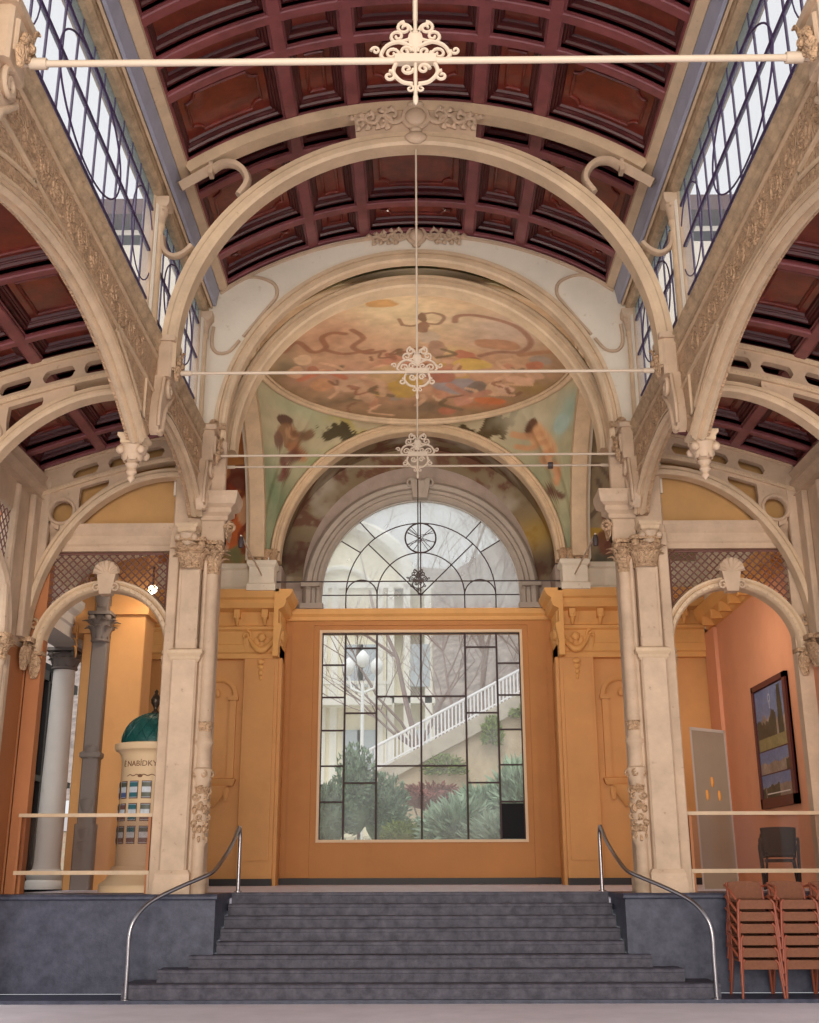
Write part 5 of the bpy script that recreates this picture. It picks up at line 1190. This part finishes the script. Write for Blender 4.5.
def armchair(name, label, loc, group=None):
    # dark rattan armchair; built at origin facing -y
    t = thing(name, label, 'chair', (0, 0, 0), group)
    f = MB(); f.box(-.23, .23, -.22, .22, .41, .46, .05); f.build('seat', M['rattan'], t)
    f = MB(); rows = []
    for z in np.linspace(.47, .84, 6):
        q = (z-.47)/.37; rows.append([((.25+.02*q)*sin(a)*1.05, .18+.1*cos(a)+.06*q-.06, z+.02*cos(a)) for a in np.linspace(-1.35, 1.35, 15)])
    rows2 = [[(x*.92, y-.03, z) for x, y, z in r] for r in rows]
    f.grid(rows); f.grid(rows2); f.grid([rows[-1], rows2[-1]]); f.grid([rows[0], rows2[0]]); f.build('backrest', M['rattan'], t, 50)
    for sx in (-1, 1):
        f = MB(sx); f.tube(catmull([(.26, -.2, 0), (.28, -.2, .45), (.29, -.16, .62), (.29, .0, .67), (.27, .16, .66)], 4), .022, 7); f.build('arm', M['rattan'], t, 50)
        f = MB(sx); f.tube([(.2, .18, .43), (.24, .27, 0)], .018, 7); f.build('leg', M['rattan'], t, 50)
    t.location = loc[:3]; t.rotation_euler = (0, 0, loc[3]); return t
a1 = armchair('armchair', 'dark rattan armchair with rounded back standing in the right porch', (5.7, 18.7, PZ, -.3), 'dark rattan armchairs in the right porch')
a2 = copy_tree(a1); a2.location = (5.73, 18.75, PZ+.1); a2['label'] = 'dark rattan armchair nested on top of the one below in the right porch'

# ------------------------------------------------------------------ stacked bistro chairs in front of the right podium
def bistro():
    t = thing('stacking_chair', '', 'chair', (0, 0, 0))
    f = MB(); f.box(-.235, .235, -.23, .23, .43, .455, .04); f.box(-.225, .225, -.245, -.22, .345, .455, .0); f.build('seat', M['weave'], t)
    f = MB(); rows = []
    for z in np.linspace(.47, .66, 6):
        q = (z-.47)/.19; rows.append([(.235*sin(a)*1.02, .2+.05*cos(a)+.05*q, z+.03*cos(a)*q) for a in np.linspace(-1.3, 1.3, 13)])
    rows2 = [[(x*.95, y-.025, z) for x, y, z in r] for r in rows]
    f.grid(rows); f.grid(rows2); f.grid([rows[-1], rows2[-1]]); f.grid([rows[0], rows2[0]]); f.build('backrest', M['weave'], t, 50)
    for sx in (-1, 1):
        f = MB(sx); f.tube([(.2, -.24, .46), (.235, -.25, .42), (.27, -.27, 0)], .018, 8); f.build('leg', M['redtube'], t, 50)
        f = MB(sx); f.tube([(.235, .26, .67), (.235, .2, .45), (.275, .29, 0)], .018, 8); f.build('leg', M['redtube'], t, 50)
        f = MB(sx); f.tube(catmull([(.24, .24, .62), (.3, .12, .64), (.32, -.06, .62), (.3, -.18, .56), (.25, -.23, .46)], 4), .016, 7); f.build('arm', M['redtube'], t, 50)
    return t
proto = bistro(); NCH = 6; first = True
order = ['lowest', 'second from the floor', 'third from the floor', 'third from the top', 'second from the top', 'topmost']
for si, (x, y, lab) in enumerate(((4.42, 15.98, 'left'), (4.99, 16.0, 'middle'), (5.56, 16.0, 'right'))):
    for k in range(NCH):
        c = proto if first else copy_tree(proto); first = False
        c.location = (x+.004*((k*7) % 3-1), y-.016*k*0+.0, .045+.148*k); c.rotation_euler = (0, 0, .0)
        c['label'] = 'brown woven chair with orange red tube legs, %s of the %s stack' % (order[k], lab)
        c['group'] = 'stacked woven chairs by the right podium'

# ------------------------------------------------------------------ garden and houses outside the window
f = MB(); rows = []
for y in np.linspace(26.4, 60, 40):
    rows.append([(x, y, 1.0+max(0, (y-29))*.075+max(0, x+1)*.1*min(1, max(0, y-29)/8)+.25*vn(np.array([x*.5+9]), np.array([y*.5]))[0]) for x in np.linspace(-25, 25, 50)])
f.grid(rows); tag(f.build('garden_slope', M['grass'], None, 60), 'pale grassy slope rising behind the window', 'lawn', kind='structure')
def gz(x, y): return 1.0+max(0, (y-29))*.075+max(0, x+1)*.1*min(1, max(0, y-29)/8)
# stair ramp wall
t = thing('ramp_wall', 'sandstone retaining wall with sloping coping climbing to the right behind the window', 'wall', (1.5, 40, 2.5))
RA = (-1.5, 4.55); RB = (7.0, 8.95)
def rz(x): return RA[1]+(x-RA[0])/(RB[0]-RA[0])*(RB[1]-RA[1])
f = MB(); f.prism([(-1.6, 1.8), (7, 1.8), (7, rz(7)), (-1.6, rz(-1.6))], 'y', 40, 40.6); f.build('masonry', M['retain'], t)
f = MB(); f.prism([(-1.7, rz(-1.7)-.2), (7, rz(7)-.2), (7, rz(7)+.42), (-1.7, rz(-1.7)+.34)], 'y', 39.85, 40.7); f.build('coping', M['coping'], t)
t2 = thing('ramp_railing', 'white picket railing following the sloping ramp wall', 'railing', (1.5, 40.1, rz(1.5)+.35))
f = MB(); f.tube([(-2.2, 40.1, rz(-2.2)+1.2), (7, 40.1, rz(7)+1.25)], .05, 6); f.tube([(-2.2, 40.1, rz(-2.2)+.45), (7, 40.1, rz(7)+.5)], .03, 6)
f.build('rail', M['railw'], t2)
f = MB()
x = -2.2
while x < 6.9:
    f.box(x-.025, x+.025, 40.07, 40.13, rz(x)+.38, rz(x)+1.2); x += .13
f.build('pickets', M['railw'], t2)
# house on the left
t = thing('mansion', 'pale yellow mansion with balcony and arched gable behind the garden', 'building', (-5.5, 56, 4))
f = MB(); f.box(-11, .7, 56, 64, 2, 15.2); f.box(-4.9, -1.6, 55.4, 56, 2, 15.2); f.build('facade', M['house'], t)
f = MB(); f.cols('xz', [(-7.6+7*i/30*1.0, 15.2, 15.2+.2+3.0*sqrt(max(0, 1-((i-15)/15)**2))) for i in range(31)], 55.6, 56.2)
f.build('arched_gable', M['house'], t)
f = MB(); f.tube([(-7.75+7.3*i/30, 55.5, 15.4+3.15*sqrt(max(0, 1-((i-15)/15)**2))) for i in range(31)], .42, 6)
for z in (5.2, 9.4, 13.0, 15.2): f.box(-11, .8, 55.3, 56.1, z, z+.34)
for x in (-11, -8.4, -6.9, -6.0, -4.9, -4.35, -2.1, -1.55, -.75, .3): f.box(x, x+.34, 55.3, 56, 2, 15.2)
f.tube([(-5.6+3.4*i/20, 55.5, 14.6+1.7*sqrt(max(0, 1-((i-10)/10)**2))) for i in range(21)], .14, 6)
f.build('stone_trim', M['housew'], t)
for z in (6.0, 10.2):
    for x in (-10.2, -7.9, -3.7, -3.0, -.4):
        f = MB(); f.box(x, x+.95, 55.25, 55.5, z, z+2.1); f.build('window_pane', M['pane'], t)
f = MB(); f.box(-5.2, -1.3, 54.4, 55.4, 9.2, 9.5)
for x in np.arange(-5.1, -1.3, .24): f.box(x, x+.1, 54.42, 54.52, 9.5, 10.2)
f.box(-5.2, -1.3, 54.38, 54.56, 10.2, 10.35); f.build('balcony', M['housew'], t)
# street lamp
t = thing('street_lamp', 'white garden lamp post with two lanterns in front of the mansion', 'street lamp', (-2.2, 44, 3))
f = MB(); f.tube([(-2.2, 44, 2.5), (-2.2, 44, 8.6)], .07, 8); f.tube([(-2.75, 44, 8.9), (-2.65, 44, 8.4), (-2.2, 44, 8.2), (-1.75, 44, 8.4), (-1.65, 44, 8.9)], .05, 6); f.build('post', M['lampw'], t, 50)
for x in (-2.75, -1.65, -2.2):
    f = MB(); z = 8.9 if x != -2.2 else 9.2; f.lathe([(.06, z), (.22, z+.15), (.26, z+.45), (.1, z+.65), (.0, z+.72)], x, 44, 10); f.build('lantern', M['lampw'], t, 50)
# misty hillside with bare trees
f = MB(); rows = []
for i, y in enumerate(np.linspace(58, 90, 14)): rows.append([(x, y, 3+(y-56)*.62+max(0, x)*.35+1.6*vn(np.array([x*.3+2]), np.array([y*.3]))[0]) for x in np.linspace(-40, 45, 60)])
f.grid(rows); tag(f.build('hillside', M['hill'], None, 60), 'misty brown wooded hillside behind the ramp', 'hill', kind='structure')
def foliage(f, c, rx, ry, rz_, n, rnd, size=.16, spiky=0):
    for k in range(n):
        a = rnd.uniform(0, 2*pi); b = acos(rnd.uniform(-.3, 1)); q = rnd.uniform(.55, 1.05)
        p = Vector((c[0]+rx*q*sin(b)*cos(a), c[1]+ry*q*sin(b)*sin(a), c[2]+rz_*q*cos(b)))
        d = (p-Vector(c)); d = d.normalized() if d.length > 0 else Vector((0, 0, 1))
        d = (d+Vector((rnd.uniform(-.5, .5), rnd.uniform(-.5, .5), rnd.uniform(-.2, .6)))).normalized()
        u = d.orthogonal().normalized(); w_ = d.cross(u); sz = size*rnd.uniform(.6, 1.5); L_ = sz*(2.4 if spiky else 1.3)
        a2 = rnd.uniform(0, 6.28); u2 = u*cos(a2)+w_*sin(a2); w2 = d.cross(u2)
        f.add([tuple(p-u2*sz*.5), tuple(p+d*L_*.4+w2*sz*.3), tuple(p+u2*sz*.5), tuple(p+d*L_*.4-w2*sz*.3), tuple(p+d*L_)], [(0, 1, 4, 3), (1, 2, 3, 4), (0, 3, 2, 1)])
def bush(name, label, c, r, m, n, seed, size=.16, spiky=0, group='garden shrubs outside the window', cat='shrub'):
    rnd = random.Random(seed); t = thing(name, label, cat, (c[0], c[1], gz(c[0], c[1])), group)
    f = MB(); foliage(f, c, r[0], r[1], r[2], n, rnd, size, spiky); f.ball(c, r[0]*.72, r[1]*.72, r[2]*.72, 14, 9); f.build('foliage', M[m], t)
    f = MB()
    for k in range(4): f.tube([(c[0]+rnd.uniform(-.2, .2), c[1], gz(c[0], c[1])-.1), (c[0]+rnd.uniform(-.5, .5)*r[0], c[1]+rnd.uniform(-.3, .3), c[2])], [.05, .02], 5)
    f.build('stems', M['bark'], t)
B = [('round dark green shrub at the left edge of the window', (-2.65, 33, 2.9), (.75, .7, 1.0), 'bush2', 900, .12, 0), ('tall upright dark shrub left of centre in the window', (-1.9, 34.5, 3.7), (.65, .6, 1.5), 'bush2', 1200, .12, 0),
     ('leafy shrub in front of the foot of the ramp', (-1.1, 35, 3.2), (.8, .7, 1.2), 'bush2', 900, .12, 0), ('russet low shrub beside the ramp foot', (.35, 36.5, 3.75), (1.3, .7, .45), 'bushr', 700, .11, 0),
     ('low bright shrub in the middle of the slope', (-.45, 33.5, 2.55), (.6, .5, .35), 'ivy', 400, .1, 0),
     ('spreading juniper in the middle right of the window', (1.1, 33.0, 2.55), (1.0, .9, .8), 'bush', 1300, .14, 1), ('large spreading juniper below the ramp', (2.1, 35.5, 3.05), (1.3, 1.0, .85), 'bush', 1700, .15, 1),
     ('juniper climbing at the right edge of the window', (3.1, 34.5, 3.3), (.9, .9, 1.25), 'bush', 1500, .15, 1), ('low juniper at the bottom right of the window', (2.35, 31.5, 2.2), (1.1, .8, .7), 'bush', 1200, .14, 1),
     ('small juniper at the bottom left of the window', (-1.9, 31, 1.85), (.9, .6, .35), 'bush', 700, .12, 1), ('dark shrub in the bottom left corner of the window', (-2.5, 30.2, 1.9), (.35, .4, .6), 'bush2', 400, .1, 0)]
for i, (lab, c, r, m, n, sz, sp) in enumerate(B): bush('garden_shrub', lab, c, r, m, n, 20+i, sz, sp)
for i, (lab, c, r) in enumerate((('ivy clump hanging on the upper ramp wall', (2.55, 39.8, 6.0), (.35, .12, .75)), ('ivy patch trailing on the lower ramp wall', (.9, 39.8, 4.9), (.75, .12, .5)), ('ivy under the coping at the right edge', (3.8, 39.8, 6.8), (.6, .12, .3)))):
    f = MB(); foliage(f, c, r[0], r[1], r[2], 420, random.Random(70+i), .1); tag(f.build('ivy_patch', M['ivy']), lab, 'ivy', 'ivy on the ramp wall')
def bare_tree(label, x, y, z, h, seed, lean=0, n0=6):
    rnd = random.Random(seed); t = thing('bare_tree', label, 'tree', (x, y, z), 'bare winter trees outside')
    f = MB(); g = MB()
    def br(p, d, L_, r, lv, mb):
        q = [p]; dd = d.copy()
        for k in range(4):
            dd = (dd+Vector((rnd.uniform(-.22, .22), rnd.uniform(-.2, .2), rnd.uniform(-.08, .14)))).normalized(); q.append(q[-1]+dd*L_/4)
        mb.tube([tuple(v) for v in q], [r, r*.85, r*.7, r*.55, r*.35], 5 if lv < 2 else 3)
        if lv < 4:
            for k in range(n0 if lv == 0 else 4):
                j = rnd.choice((2, 3, 4)) if lv else rnd.choice((1, 2, 3, 4)); a = rnd.uniform(0, 6.28)
                nd = (dd*.7+Vector((cos(a), sin(a)*.7, rnd.uniform(0, .7)))*.75).normalized(); br(q[j], nd, L_*rnd.uniform(.5, .72), r*.45, lv+1, g)
    br(Vector((x, y, z)), Vector((lean, 0, 1)).normalized(), h*.55, h*.011, 0, f)
    f.build('trunk', M['bark'], t); g.build('branches', M['bark'], t)
bare_tree('slim bare tree behind the centre of the lunette window', .3, 52, 4.5, 17, 1, 0, 7)
bare_tree('bare tree with drooping twigs behind the upper window panes', 1.6, 47, 5.5, 9.5, 5, -.25, 7)
bare_tree('bare tree on the hillside at the right edge of the window', 5.2, 50, 8.0, 10, 8, -.1, 7)
bare_tree('tall bare tree on the hillside right of the lunette centre', 3.6, 60, 8.0, 17, 13, 0, 7)
bare_tree('tall bare tree behind the mansion roof at the left', -6.5, 72, 10, 17, 17, 0, 7)

# ------------------------------------------------------------------ unseen wall above the viewer, added to keep light off the near beams
f = MB(); f.box(-8, 8, 4.4, 4.9, 9.7, 13.2); struct(f.build('wall_light_block', M['plaster']), 'unseen upper wall added to block light from the near beams', 'wall')
